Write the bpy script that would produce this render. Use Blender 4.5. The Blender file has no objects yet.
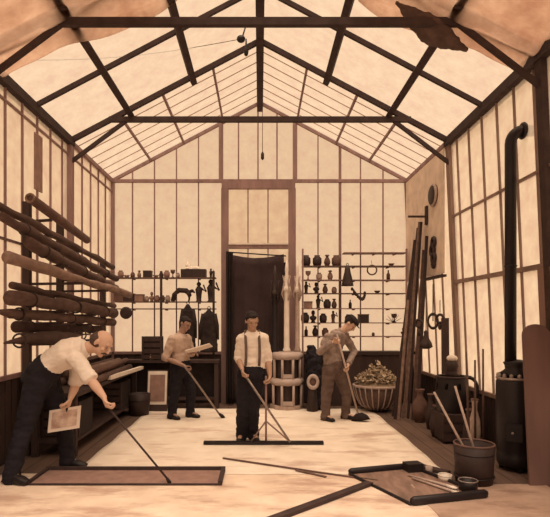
import bpy, bmesh, math, random
from mathutils import Vector as V, Matrix, noise
R = math.radians
rnd = random.Random(7)
COL = bpy.context.scene.collection
SC = bpy.context.scene

# ------------------------------------------------------------------ camera
F = 520.0; VX = 260.0; VY = 318.0; EH = 1.6
def W(px, py, Y):
    return V(((px-VX)/F*Y, Y, EH+(VY-py)/F*Y))
cd = bpy.data.cameras.new('camera'); cam = bpy.data.objects.new('camera', cd); COL.objects.link(cam)
cam.location = (0, 0, EH); cam.rotation_euler = (R(90), 0, 0)
cd.sensor_width = 36; cd.sensor_fit = 'HORIZONTAL'; cd.lens = 36*F/550
cd.shift_x = (275-VX)/550; cd.shift_y = (VY-258.5)/550
cd.clip_start = .05; cd.clip_end = 200
SC.camera = cam

# ------------------------------------------------------------------ materials
def mat(name, col, rough=.75, var=.25, scale=6, metal=0, bump=0, col2=None, stretch=None, detail=5):
    m = bpy.data.materials.new(name); m.use_nodes = True
    nt = m.node_tree; N = nt.nodes; L = nt.links
    b = N['Principled BSDF']; b.inputs['Roughness'].default_value = rough; b.inputs['Metallic'].default_value = metal
    b.inputs['Specular IOR Level'].default_value = .3
    tc = N.new('ShaderNodeTexCoord'); mp = N.new('ShaderNodeMapping')
    L.new(tc.outputs['Object'], mp.inputs[0])
    if stretch: mp.inputs['Scale'].default_value = stretch
    nz = N.new('ShaderNodeTexNoise'); nz.inputs['Scale'].default_value = scale; nz.inputs['Detail'].default_value = detail
    L.new(mp.outputs[0], nz.inputs['Vector'])
    cr = N.new('ShaderNodeValToRGB'); cr.color_ramp.elements[0].position = .3; cr.color_ramp.elements[1].position = .7
    c = V(col); c2 = V(col2) if col2 else c*(1-var)
    cr.color_ramp.elements[0].color = (*c2, 1); cr.color_ramp.elements[1].color = (*c, 1)
    L.new(nz.outputs[0], cr.inputs[0]); L.new(cr.outputs[0], b.inputs['Base Color'])
    if bump:
        bp = N.new('ShaderNodeBump'); bp.inputs['Strength'].default_value = bump; bp.inputs['Distance'].default_value = .02
        L.new(nz.outputs[0], bp.inputs['Height']); L.new(bp.outputs[0], b.inputs['Normal'])
    return m

def glassmat(name, col, col2, clear=.25, scale=2.5, thick=1.0):
    m = bpy.data.materials.new(name); m.use_nodes = True
    nt = m.node_tree; N = nt.nodes; L = nt.links; N.remove(N['Principled BSDF']); out = N['Material Output']
    tc = N.new('ShaderNodeTexCoord')
    nz = N.new('ShaderNodeTexNoise'); nz.inputs['Scale'].default_value = scale; nz.inputs['Detail'].default_value = 8; nz.inputs['Roughness'].default_value = .65
    L.new(tc.outputs['Object'], nz.inputs['Vector'])
    cr = N.new('ShaderNodeValToRGB'); cr.color_ramp.elements[0].position = .35; cr.color_ramp.elements[1].position = .65
    cr.color_ramp.elements[0].color = (*col2, 1); cr.color_ramp.elements[1].color = (*col, 1)
    nz.inputs['Roughness'].default_value = .75
    L.new(nz.outputs[0], cr.inputs[0])
    tl = N.new('ShaderNodeBsdfTranslucent'); tp = N.new('ShaderNodeBsdfTransparent'); mx = N.new('ShaderNodeMixShader')
    mx.inputs[0].default_value = clear
    L.new(cr.outputs[0], tl.inputs[0]); L.new(cr.outputs[0], tp.inputs[0])
    L.new(tl.outputs[0], mx.inputs[1]); L.new(tp.outputs[0], mx.inputs[2]); L.new(mx.outputs[0], out.inputs[0])
    return m

M = {}
M['glass'] = glassmat('whitened_glass', (1.0, .97, .88), (.90, .81, .76), clear=.6, scale=5)
M['roofglass'] = glassmat('roof_glass', (.80, .75, .66), (.70, .60, .54), clear=.72, scale=5)
M['blind'] = glassmat('blind_canvas', (.78, .66, .58), (.58, .44, .37), clear=.5, scale=2)
M['darkwood'] = mat('dark_wood', (.060, .036, .034), .8, .4, 8, stretch=(1, 1, .2))
M['truss'] = mat('truss_wood', (.060, .036, .034), .85, .4, 10)
M['midwood'] = mat('mid_wood', (.33, .21, .20), .8, .35, 8, stretch=(1, 1, .2))
M['rightwood'] = mat('right_wall_wood', (.30, .20, .165), .8, .35, 8, stretch=(1, 1, .2))
M['bar'] = mat('glazing_bar', (.40, .26, .20), .8, .25, 8)
M['tan'] = mat('tan_board', (.80, .64, .52), .85, .25, 5)
M['pole'] = mat('pole_wood', (.135, .078, .065), .75, .55, 14, stretch=(1, .3, 1), bump=.3)
M['pole_dark'] = mat('dark_pole_cloth', (.085, .048, .042), .8, .5, 14, stretch=(1, .3, 1), bump=.3)
M['pole_light'] = mat('light_pole', (.30, .19, .15), .7, .5, 16, stretch=(1, .3, 1), bump=.3)
M['black'] = mat('black_iron', (.018, .012, .014), .45, .3, 10)
M['soot'] = mat('soot', (.03, .02, .02), .9, .4, 10)
M['drape'] = mat('dark_drape', (.055, .034, .036), .95, .4, 3, bump=.3)
M['steel'] = mat('dull_steel', (.35, .28, .25), .4, .4, 20, metal=.4)
M['skin'] = mat('skin', (.62, .40, .30), .6, .12, 10)
M['skin_mid'] = mat('skin_half_shaded', (.48, .30, .22), .6, .12, 10)  # darker skin for faces in shade, the shade put into the colour
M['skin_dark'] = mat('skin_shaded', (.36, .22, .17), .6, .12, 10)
M['white_cloth'] = mat('white_shirt', (.82, .72, .64), .9, .15, 5, bump=.3)
M['tan_cloth'] = mat('tan_shirt', (.52, .38, .31), .9, .25, 8, bump=.3)
M['grey_cloth'] = mat('grey_shirt', (.36, .27, .235), .9, .5, 14, bump=.4)
M['brown_cloth'] = mat('brown_trousers', (.15, .10, .085), .9, .35, 8, bump=.3)
M['black_cloth'] = mat('black_trousers', (.014, .011, .017), .9, .3, 5, bump=.3)
M['hair'] = mat('dark_hair', (.022, .014, .014), .8, .3, 30)
M['greyhair'] = mat('greying_hair', (.10, .065, .055), .8, .5, 40)
M['shoe'] = mat('shoe_leather', (.016, .011, .011), .5, .3, 10)
M['eye'] = mat('eye_white', (.34, .25, .21), .5, .1, 10)
M['plaster'] = mat('white_plaster', (.80, .70, .62), .5, .2, 6)
M['clay'] = mat('brown_clay', (.16, .09, .075), .7, .4, 9)
M['clay_dark'] = mat('dark_clay', (.05, .03, .028), .6, .4, 9)
M['clay_mid'] = mat('mid_clay', (.33, .2, .165), .7, .3, 9)
M['stonepale'] = mat('pale_stone', (.50, .39, .35), .5, .25, 6)
M['paper'] = mat('paper', (.72, .60, .52), .85, .1, 8)
M['leaf'] = mat('dry_leaf', (.20, .13, .09), .8, .6, 12)
M['leaf_light'] = mat('pale_leaf', (.55, .42, .30), .8, .5, 12)
M['wicker'] = mat('wicker', (.15, .095, .08), .8, .4, 25)
M['rim'] = mat('pale_rim', (.48, .36, .31), .7, .3, 20)

def floor_mat():
    m = mat('floor_boards', (.16, .10, .078), .85, .35, 3, stretch=(3, .5, 1), bump=.15)
    nt = m.node_tree; N = nt.nodes; L = nt.links; b = N['Principled BSDF']
    src = b.inputs['Base Color'].links[0].from_socket
    tc = N.new('ShaderNodeTexCoord'); mp = N.new('ShaderNodeMapping'); mp.inputs['Rotation'].default_value = (0, 0, R(90))
    L.new(tc.outputs['Object'], mp.inputs[0])
    br = N.new('ShaderNodeTexBrick'); br.inputs['Scale'].default_value = 1; br.inputs['Brick Width'].default_value = 3.2
    br.inputs['Row Height'].default_value = .19; br.inputs['Mortar Size'].default_value = .006
    br.inputs['Color1'].default_value = (1, 1, 1, 1); br.inputs['Color2'].default_value = (.8, .8, .8, 1); br.inputs['Mortar'].default_value = (.3, .3, .3, 1)
    L.new(mp.outputs[0], br.inputs['Vector'])
    mx = N.new('ShaderNodeMixRGB'); mx.blend_type = 'MULTIPLY'; mx.inputs[0].default_value = 1
    L.new(src, mx.inputs[1]); L.new(br.outputs[0], mx.inputs[2]); L.new(mx.outputs[0], b.inputs['Base Color'])
    return m
M['floor'] = floor_mat()
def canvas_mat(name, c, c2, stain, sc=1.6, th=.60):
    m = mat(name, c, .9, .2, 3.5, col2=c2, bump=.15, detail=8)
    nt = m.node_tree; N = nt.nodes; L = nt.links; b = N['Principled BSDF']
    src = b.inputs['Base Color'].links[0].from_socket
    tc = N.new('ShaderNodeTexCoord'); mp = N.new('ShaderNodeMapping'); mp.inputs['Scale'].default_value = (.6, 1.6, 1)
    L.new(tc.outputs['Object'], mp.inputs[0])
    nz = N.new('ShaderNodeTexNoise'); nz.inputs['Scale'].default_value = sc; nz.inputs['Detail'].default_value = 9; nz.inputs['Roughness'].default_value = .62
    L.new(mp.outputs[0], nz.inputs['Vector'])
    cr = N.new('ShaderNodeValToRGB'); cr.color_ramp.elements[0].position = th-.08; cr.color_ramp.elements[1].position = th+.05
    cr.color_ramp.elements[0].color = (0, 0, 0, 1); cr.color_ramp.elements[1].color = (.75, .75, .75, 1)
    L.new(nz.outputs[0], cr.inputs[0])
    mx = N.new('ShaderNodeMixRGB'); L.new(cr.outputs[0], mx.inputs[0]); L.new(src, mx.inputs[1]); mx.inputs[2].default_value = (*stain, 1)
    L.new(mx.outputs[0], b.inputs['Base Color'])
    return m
M['canvas'] = canvas_mat('primed_canvas', (.84, .75, .65), (.72, .61, .51), (.46, .31, .25))
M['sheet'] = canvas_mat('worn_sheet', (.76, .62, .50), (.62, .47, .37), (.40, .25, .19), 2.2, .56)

# ------------------------------------------------------------------ mesh builder
def frame_of(d):
    d = d.normalized(); a = V((0, 0, 1)) if abs(d.z) < .9 else V((1, 0, 0))
    u = d.cross(a).normalized(); v = u.cross(d).normalized(); return u, v
class MB:
    def __init__(s): s.bm = bmesh.new()
    def _add(s, verts, faces, sm=True):
        vs = [s.bm.verts.new(p) for p in verts]
        for f in faces:
            try:
                ff = s.bm.faces.new([vs[i] for i in f]); ff.smooth = sm
            except ValueError: pass
        return s
    def box(s, c, size, rot=None, bevel=0):
        c = V(c); h = V(size)/2; m = rot.to_3x3() if rot else Matrix.Identity(3)
        ps = [c+m@V((x*h.x, y*h.y, z*h.z)) for x in (-1, 1) for y in (-1, 1) for z in (-1, 1)]
        return s._add(ps, [(0, 1, 3, 2), (4, 6, 7, 5), (0, 4, 5, 1), (2, 3, 7, 6), (0, 2, 6, 4), (1, 5, 7, 3)], False)
    def bb(s, x0, x1, y0, y1, z0, z1): return s.box(((x0+x1)/2, (y0+y1)/2, (z0+z1)/2), (x1-x0, y1-y0, z1-z0))
    def beam(s, a, b, w, h, up=None):
        a = V(a); b = V(b); d = (b-a); L_ = d.length; d.normalize()
        up = V(up) if up else (V((0, 0, 1)) if abs(d.z) < .95 else V((0, 1, 0)))
        u = d.cross(up).normalized(); v = u.cross(d).normalized()
        m = Matrix((u, d, v)).transposed()
        return s.box((a+b)/2, (w, L_, h), m)
    def loft(s, pts, rads, lat=None, n=14, sm=True, closed=True):
        pts = [V(p) for p in pts]; vs = []; k = len(pts)
        for i, p in enumerate(pts):
            d = (pts[min(i+1, k-1)]-pts[max(i-1, 0)])
            if d.length < 1e-7: d = V((0, 0, 1))
            d.normalize()
            if lat is not None:
                l = V(lat[i]) if isinstance(lat, list) else V(lat)
                u = (l-d*l.dot(d)).normalized(); v = d.cross(u)
            elif i == 0: u, v = frame_of(d); v = d.cross(u); pu = u
            else:
                u = (pu-d*pu.dot(d)).normalized(); v = d.cross(u)
            pu = u
            r = rads[i]; rx, ry = r if isinstance(r, tuple) else (r, r)
            for j in range(n):
                a = 2*math.pi*j/n; vs.append(p+u*math.cos(a)*rx+v*math.sin(a)*ry)
        fs = [(i*n+j, i*n+(j+1) % n, (i+1)*n+(j+1) % n, (i+1)*n+j) for i in range(k-1) for j in range(n)]
        if closed: fs += [tuple(range(n-1, -1, -1)), tuple((k-1)*n+j for j in range(n))]
        return s._add(vs, fs, sm)
    def cyl(s, a, b, r, r2=None, n=14, sm=True): return s.loft([a, b], [r, r if r2 is None else r2], n=n, sm=sm)
    def lathe(s, base, prof, n=18, axis=(0, 0, 1)):
        ax = V(axis).normalized(); base = V(base)
        u, v = frame_of(ax); vs = []
        for r, z in prof:
            for j in range(n):
                a = 2*math.pi*j/n; vs.append(base+ax*z+(u*math.cos(a)+v*math.sin(a))*max(r, .0005))
        k = len(prof)
        fs = [(i*n+j, i*n+(j+1) % n, (i+1)*n+(j+1) % n, (i+1)*n+j) for i in range(k-1) for j in range(n)]
        fs += [tuple(range(n-1, -1, -1)), tuple((k-1)*n+j for j in range(n))]
        return s._add(vs, fs)
    def ell(s, c, r, axes=None, nu=16, nv=10):
        c = V(c); r = (r, r, r) if not hasattr(r, '__len__') else r
        A = axes or (V((1, 0, 0)), V((0, 1, 0)), V((0, 0, 1))); vs = [c-A[2]*r[2]]
        for i in range(1, nv):
            t = math.pi*i/nv-math.pi/2
            for j in range(nu):
                a = 2*math.pi*j/nu
                vs.append(c+A[0]*(r[0]*math.cos(t)*math.cos(a))+A[1]*(r[1]*math.cos(t)*math.sin(a))+A[2]*(r[2]*math.sin(t)))
        vs.append(c+A[2]*r[2]); fs = []
        for j in range(nu): fs.append((0, 1+(j+1) % nu, 1+j))
        for i in range(nv-2):
            for j in range(nu):
                q = 1+i*nu; fs.append((q+j, q+(j+1) % nu, q+nu+(j+1) % nu, q+nu+j))
        q = 1+(nv-2)*nu
        for j in range(nu): fs.append((q+j, q+(j+1) % nu, len(vs)-1))
        return s._add(vs, fs)
    def limb(s, pts, rads, n=14):
        pts = [V(p) for p in pts]
        s.loft(pts, rads, n=n)
        for p, r in zip(pts, rads): s.ell(p, r*1.0, nu=n, nv=8)
        return s
    def torus(s, c, axis, R_, r, n=24, m=8, sq=1):
        u, v = frame_of(V(axis)); c = V(c); ax = V(axis).normalized(); vs = []
        for i in range(n):
            a = 2*math.pi*i/n; d = u*math.cos(a)+v*math.sin(a)*sq
            for j in range(m):
                b = 2*math.pi*j/m; vs.append(c+d*(R_+r*math.cos(b))+ax*r*math.sin(b))
        fs = [(i*m+j, i*m+(j+1) % m, ((i+1) % n)*m+(j+1) % m, ((i+1) % n)*m+j) for i in range(n) for j in range(m)]
        return s._add(vs, fs)
    def grid(s, fn, nu, nv, thick=None):
        vs = [V(fn(i/nu, j/nv)) for i in range(nu+1) for j in range(nv+1)]
        w = nv+1; fs = [(i*w+j, (i+1)*w+j, (i+1)*w+j+1, i*w+j+1) for i in range(nu) for j in range(nv)]
        if thick is None: return s._add(vs, fs)
        t = V(thick); k = len(vs); vs2 = vs+[p+t for p in vs]
        fs2 = fs+[tuple(k+q for q in reversed(f)) for f in fs]
        def e(a, b): fs2.append((a, k+a, k+b, b))
        for i in range(nu): e(i*w, (i+1)*w); e((i+1)*w+nv, i*w+nv)
        for j in range(nv): e(j+1, j); e(nu*w+j, nu*w+j+1)
        return s._add(vs2, fs2)
    def build(s, name, m, parent=None, origin=None, remesh=None, wrinkle=0, recalc=True):
        if recalc: bmesh.ops.recalc_face_normals(s.bm, faces=s.bm.faces)
        me = bpy.data.meshes.new(name); s.bm.to_mesh(me); s.bm.free()
        if remesh:
            me.name = 'tmp'
            t = bpy.data.objects.new('tmp', me); COL.objects.link(t)
            md = t.modifiers.new('r', 'REMESH'); md.mode = 'VOXEL'; md.voxel_size = remesh; md.use_smooth_shade = True
            sm = t.modifiers.new('s', 'SMOOTH'); sm.factor = .5; sm.iterations = 2 if remesh < .0075 else 5
            dg = bpy.context.evaluated_depsgraph_get(); dg.update()
            me2 = bpy.data.meshes.new_from_object(t.evaluated_get(dg))
            bpy.data.objects.remove(t); bpy.data.meshes.remove(me); me = me2; me.name = name
            if wrinkle:
                ns = [v.normal.copy() for v in me.vertices]
                for v, nn in zip(me.vertices, ns):
                    p = v.co
                    k = noise.noise(V((p.x*11, p.y*11, p.z*16)))+.5*noise.noise(V((p.x*26, p.y*26, p.z*34)))
                    v.co = p+nn*k*wrinkle
            me.polygons.foreach_set('use_smooth', [True]*len(me.polygons))
        if parent is not None: o0 = WL[parent.name]
        else: o0 = V(origin) if origin is not None else V((0, 0, 0))
        if o0.length > 0: me.transform(Matrix.Translation(-o0))
        me.materials.clear(); me.materials.append(M[m] if isinstance(m, str) else m)
        o = bpy.data.objects.new(name, me); COL.objects.link(o)
        WL[o.name] = o0.copy()
        if parent is not None: o.parent = parent
        else: o.location = o0
        return o
WL = {}
def thing(name, label, cat, loc, group=None):
    o = bpy.data.objects.new(name, None); COL.objects.link(o); o.location = loc; WL[o.name] = V(loc)
    o.empty_display_size = .1
    return tag(o, label, cat, group)
def tag(o, label, cat, group=None, kind=None):
    o['label'] = label; o['category'] = cat
    if group: o['group'] = group
    if kind: o['kind'] = kind
    return o
def struct(o): o['kind'] = 'structure'; return o

# ------------------------------------------------------------------ room shell
XL, XR, YB, YF, ZE, ZR = -2.79, 2.77, 9.79, 2.4, 4.18, 5.65
XM = 0.0
WZ = .92
def roofz(x): return ZE+(abs(XL)-abs(x))*(ZR-ZE)/abs(XL) if x < 0 else ZE+(XR-x)*(ZR-ZE)/XR
struct(MB().bb(-3.1, 3.1, YF-2.6, 10.2, -.12, 0).build('floor', 'floor'))
TRY = [5.1, 7.6]; RFT = [3.85, 6.37, 8.7]
# side walls: posts, mullions, rails as one lattice per wall
for side, X, sg in (('left', XL, -1), ('right', XR, 1)):
    m = MB(); WZ0 = WZ; WZ = WZ if sg < 0 else .60
    y = YB-.41
    while y > YF:
        m.bb(X-.014, X+.014, y-.009, y+.009, WZ, ZE); y -= .41
    eb = MB()
    for yy in TRY: pw = .035 if (sg > 0 and yy > 7) else .055; (eb if sg > 0 and yy < 6 else m).bb(X-pw, X+pw, yy-pw, yy+pw, 0, ZE)
    m.bb(X-.045, X+.045, YB-.03, YB+.06, 0, ZE)
    m.bb(X-.025, X+.025, YF, YB, WZ, WZ+.05)
    if sg > 0:
        m.bb(X-.03, X+.03, YF, 7.6, 2.1, 2.15); m.bb(X-.02, X+.02, YF, 7.6, 3.07, 3.095)
    else:
        m.bb(X-.02, X+.02, YF, YB, 2.45, 2.475)
        m.bb(X-.02, X+.02, YF, YB, 3.97, 3.99)
    struct(m.build('wall_'+side, 'midwood' if sg < 0 else 'rightwood'))
    eb.bb(X-.07, X+.07, YF, 7.66, ZE-.06, ZE+.05)
    struct(eb.build('trim_%d' % (1 if sg < 0 else 2), 'truss'))
    e2 = MB().bb(X-.04, X+.04, 7.66, YB, ZE-.03, ZE+.03)
    struct(e2.build('trim_%d' % (3 if sg < 0 else 4), 'midwood'))
    struct(MB().bb(X-.003+sg*.012, X+.003+sg*.012, YF, YB, WZ, ZE).build('window_%d' % (1 if sg < 0 else 2), 'glass'))
    w = MB(); w.bb(X-.04+sg*.05, X+.04+sg*.05, YF, YB+.05, 0, WZ)
    y = YF
    while y < YB: w.bb(X-.006+sg*.005, X+.006+sg*.005, y, y+.13, .02, WZ-.02); y += .15
    struct(w.build('baseboard_'+side, 'darkwood')); WZ = WZ0
# back wall
def bx(px): return (px-VX)/F*YB
def bz(py): return EH+(VY-py)/F*YB
m = MB()
for px in (132.5, 154.5, 176.5, 198.5, 318, 340, 360.5, 383):
    x = bx(px); wide = .024 if px == 340 else .010
    m.bb(x-wide, x+wide, YB-.018, YB+.018, WZ, roofz(x)-.02)
for px in (238.5, 248+10, 277): x = bx(px); m.bb(x-.013, x+.013, YB-.018, YB+.018, ZE, roofz(x)-.02)
for px in (221, 295): x = bx(px); m.bb(x-.04, x+.04, YB-.03, YB+.03, ZE, roofz(x)-.02)
m.bb(XL, XR, YB-.035, YB+.035, ZE-.03, ZE+.025)
m.bb(XL, bx(221), YB-.03, YB+.03, WZ, WZ+.05); m.bb(bx(295), XR, YB-.03, YB+.03, WZ, WZ+.05)
for sgn in (-1, 1):
    X = XL if sgn < 0 else XR
    m.beam((X, YB, ZE), (0, YB, ZR), .05, .055)
struct(m.build('wall_back', 'midwood'))
g = MB()
g._add([V((XL, YB+.02, WZ)), V((XL, YB+.02, ZE)), V((0, YB+.02, ZR)), V((XR, YB+.02, ZE)), V((XR, YB+.02, WZ)),
        V((bx(295), YB+.02, WZ)), V((bx(295), YB+.02, bz(187))), V((bx(221), YB+.02, bz(187))), V((bx(221), YB+.02, WZ))],
       [(0, 1, 2, 7, 8), (2, 3, 4, 5, 6), (2, 6, 7)], False)
struct(g.build('window_3', 'glass', recalc=False))
w = MB()
for a, b in ((XL, bx(221)), (bx(295), XR)):
    w.bb(a, b, YB+.01, YB+.09, 0, WZ); x = a
    while x < b-.05: w.bb(x, min(x+.13, b), YB-.006, YB+.012, .02, WZ-.02); x += .15
struct(w.build('baseboard_back', 'darkwood'))
# doorway frame with transom
d = MB()
zt, zs = bz(183), bz(247)
for px in (225, 292): x = bx(px); d.bb(x-.068, x+.068, YB-.068, YB+.02, 0, zt-.115)
d.bb(bx(222), bx(295), YB-.07, YB+.02, zt-.12, zt+.02)
d.bb(bx(229), bx(288), YB-.07, YB+.02, zs-.035, zs+.035)
for px in (248, 268): x = bx(px); d.bb(x-.011, x+.011, YB-.02, YB+.01, bz(262), zt-.1)
door = struct(d.build('door_1', 'midwood'))
struct(MB().bb(bx(221), bx(295), YB+.012, YB+.018, bz(262), zt).build('window_4', 'glass'))
struct(MB().bb(bx(229), bx(288), YB+.06, YB+.1, 0, bz(262)).build('door_2', 'soot'))
struct(MB().bb(bx(229), bx(288), YB-.085, YB-.065, zs+.035, zs+.065).build('trim_5', 'plaster'))

# roof glass + bars
c = MB()
for sgn in (-1, 1):
    X = XL if sgn < 0 else XR
    c._add([V((X, YF, ZE+.06)), V((X, YB, ZE+.06)), V((0, YB, ZR+.06)), V((0, YF, ZR+.06))], [(0, 1, 2, 3)], False)
struct(c.build('ceiling', 'roofglass', recalc=False))
n = 5
def rafter(m, y, w, h, dz=0):
    for X in (XL, XR): m.beam((X, y, ZE+dz), (0, y, ZR+dz), w, h)
for i, y in enumerate(TRY):
    m = MB(); big = i == 0
    rafter(m, y, .07 if big else .055, .07)
    zc = 4.5
    m.beam((-2.2, y, zc), (2.2, y, zc), .06, .075)
    for sg, X in ((-1, XL), (1, XR)):
        m.beam((X, y, 3.86), (sg*1.93, y, zc), .045, .05)
    n += 1; struct(m.build('trim_%d' % n, 'truss'))
for y in RFT[:2]:
    n += 1; m = MB(); rafter(m, y, .04, .055); struct(m.build('trim_%d' % n, 'truss'))
# far bay: thin bars along the slope
m = MB(); y = 7.6
while y < YB-.2:
    y += .31; rafter(m, y, .008, .012, .02)
struct(m.build('trim_40', 'bar')); m = MB()
for x in (-2.05, -1.43, -.69, .69, 1.43, 2.05):
    m.bb(x-.016, x+.016, 7.62, YB, roofz(x)-.03, roofz(x)+.01)
n += 1; struct(m.build('trim_%d' % n, 'midwood'))
for x in (-1.9, -.98, .98, 1.9):
    n += 1; z = roofz(x)-.06
    struct(MB().box((x, (YF+7.66)/2, z), (.085, 7.66-YF, .09), Matrix.Rotation(R(28 if x > 0 else -28), 3, 'Y')).build('trim_%d' % n, 'truss'))
n += 1
struct(MB().bb(-.055, .055, YF, YB, ZR-.17, ZR+.05).build('trim_%d' % n, 'truss'))

# cloth blinds drawn over the near roof
def blind(sg, x0, x1, ye, label):
    def fn(u, v):
        x = x0+(x1-x0)*u; y = 3.0+(ye-3.0)*v
        ye2 = y+(.13*math.sin(u*5+1)+.08*noise.noise(V((u*4, sg*3, 0))))*v
        z = roofz(sg*x)-.0-.03-(.07*abs(math.sin(v*26+2*u))*v*v+.06*math.sin(u*math.pi)*v)
        return (sg*x, ye2, z-.02)
    o = MB().grid(fn, 24, 60, (0, 0, .008)).build('roof_blind', 'blind', origin=(sg*x1, ye, roofz(sg*x1)-.05))
    tag(o, label, 'blind', 'cloth blinds under the roof'); return o
blind(-1, .85, 2.7, 5.55, 'tan cloth blind drawn under the near left roof panes')
blind(1, 1.05, 2.66, 5.45, 'tan cloth blind bunched under the near right roof panes')

ra, rb = W(396, 2, 5.25), W(468, 50, 5.25); m = MB(); P_ = []; Q_ = []
for i in range(15):
    u = i/14; P_.append(ra+(rb-ra)*u-V((0, 0, .05*math.sin(u*3.1)))); Q_.append((.02+.17*math.sin(u*3.14)**1.5, .02+.06*math.sin(u*3.14)))
m.loft(P_, Q_, lat=V((0, 1, 0)), n=18)
M['rollcloth'] = mat('rolled_blind_cloth', (.13, .08, .065), .95, .5, 9, bump=.4)
tag(m.build('rolled_blind', 'rollcloth', origin=ra, remesh=.014, wrinkle=.014), 'dark bunched cloth hanging under the roof at the right end of the near tie beam', 'blind')
# ------------------------------------------------------------------ painted canvases on the floor
def sheet(x0, x1, y0, y1, z, mt, label, seed, cat='canvas'):
    def fn(u, v):
        x = x0+(x1-x0)*u; y = y0+(y1-y0)*v
        e = min(u, 1-u, v, 1-v)
        wob = .03*noise.noise(V((x*1.5, y*1.5, seed)))
        zz = z+.008*max(0, noise.noise(V((x*1.2, y*2.2, seed+5))))+(.010*max(0, noise.noise(V((x*3, y*3, seed))) ) if e < .02 else 0)
        if u in (0, 1): x += wob
        if v in (0, 1): y += wob
        return (x, y, zz)
    o = MB().grid(fn, 60, 60, (0, 0, .004)).build('canvas_sheet', mt, origin=((x0+x1)/2, (y0+y1)/2, z))
    return tag(o, label, cat, 'painting canvases on the floor')
sheet(-1.92, 1.93, 5.25, 9.15, .001, 'canvas', 'large pale primed canvas spread on the floor under the three standing men', 1)
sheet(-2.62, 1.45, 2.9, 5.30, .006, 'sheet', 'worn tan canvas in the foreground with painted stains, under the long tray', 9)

M['lit_floor_sheet'] = canvas_mat('lit_dusty_floor', (.46, .32, .25), (.34, .225, .17), (.22, .135, .10), 2.2, .55)
sheet(1.42, 2.72, 2.9, 4.98, .010, 'lit_floor_sheet', 'brownish sheet added for the lit, dusty floor in the bottom right corner', 21)  # added layer that lightens the floor; its colour holds the lit, dusty tone
# ------------------------------------------------------------------ shallow long tray, foreground left
t = thing('long_tray', 'long shallow dark wooden tray lying on the foreground canvas by the bending man', 'tray', (-1.3, 5.15, .012))
tx0, tx1, ty0, ty1 = -2.22, -.36, 4.93, 5.42
m = MB(); m.bb(tx0, tx1, ty0, ty1, .012, .022); m.build('tray_bottom', 'clay_mid', t)
m = MB(); m.bb(tx0, tx1, ty1-.03, ty1, .012, .055); m.bb(tx1-.04, tx1, ty0, ty1, .012, .055); m.bb(tx0, tx1, ty0, ty0+.014, .012, .03); m.bb(tx0, tx0+.03, ty0, ty1, .012, .05)
m.build('rim', 'darkwood', t)

# ------------------------------------------------------------------ straightedge with handle
Yb = 6.56
t = thing('straightedge', 'long dark drawing straightedge with braced upright handle held by the centre man', 'straightedge', (.1, Yb, .012))
m = MB(); m.bb(-.71, .80, Yb-.04, Yb+.04, .012, .045); m.build('ruler_bar', 'black', t)
hb = W(266, 441, Yb); hb.z = .04; ht = W(266, 376, Yb-.03)
MB().cyl(hb, ht, .013).build('handle', 'midwood', t)
j = W(266, 421, Yb)
for px in (290, 251):
    e = W(px, 441, Yb); e.z = .04
    MB().cyl(j, e, .010).build('brace', 'midwood', t)
stick_a = W(243, 372, 6.45); stick_b = W(290, 442, 6.44)

# ------------------------------------------------------------------ figures
def seg_hand(mb, wrist, d, nrm, s, curl=(.55, .8, .7), size=1.0, thumb_curl=.5):
    """palm + five fingers; d along hand, nrm = palm normal (curl direction), s = thumb side"""
    d = d.normalized(); s = (s-d*s.dot(d)).normalized(); nrm = d.cross(s)*(1 if d.cross(s).dot(nrm) > 0 else -1)
    k = size
    mb.loft([wrist-d*.01, wrist+d*.03*k, wrist+d*.065*k, wrist+d*.09*k], [(.026*k, .021*k), (.036*k, .019*k), (.042*k, .017*k), (.038*k, .013*k)], lat=s, n=12)
    lens = [(.042, .026, .02), (.046, .029, .022), (.043, .027, .021), (.034, .021, .018)]
    for i, ls in enumerate(lens):
        off = (.030-.0205*i)*k
        p = wrist+d*(.085-.004*abs(i-1))*k+s*off; a = 0; dd = d
        pts = [p-d*.02*k, p]
        for L_, c_ in zip(ls, curl):
            a += c_; dd = d*math.cos(a)+nrm*math.sin(a); p = p+dd*L_*k; pts.append(p)
        mb.limb(pts, [.0105*k, .0105*k, .0098*k, .009*k, .0078*k], n=8)
    p = wrist+d*.025*k+s*.028*k
    d1 = (d*.6+s*.8+nrm*.25).normalized(); d2 = (d*.75+s*.25+nrm*(.5+thumb_curl*.5)).normalized(); d3 = (d*.6-s*.25+nrm*(.6+thumb_curl)).normalized()
    p1 = p+d1*.036*k; p2 = p1+d2*.032*k; p3 = p2+d3*.026*k
    mb.limb([p-d1*.01, p, p1, p2, p3], [.013*k, .015*k, .0125*k, .0115*k, .0095*k], n=8)

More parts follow.
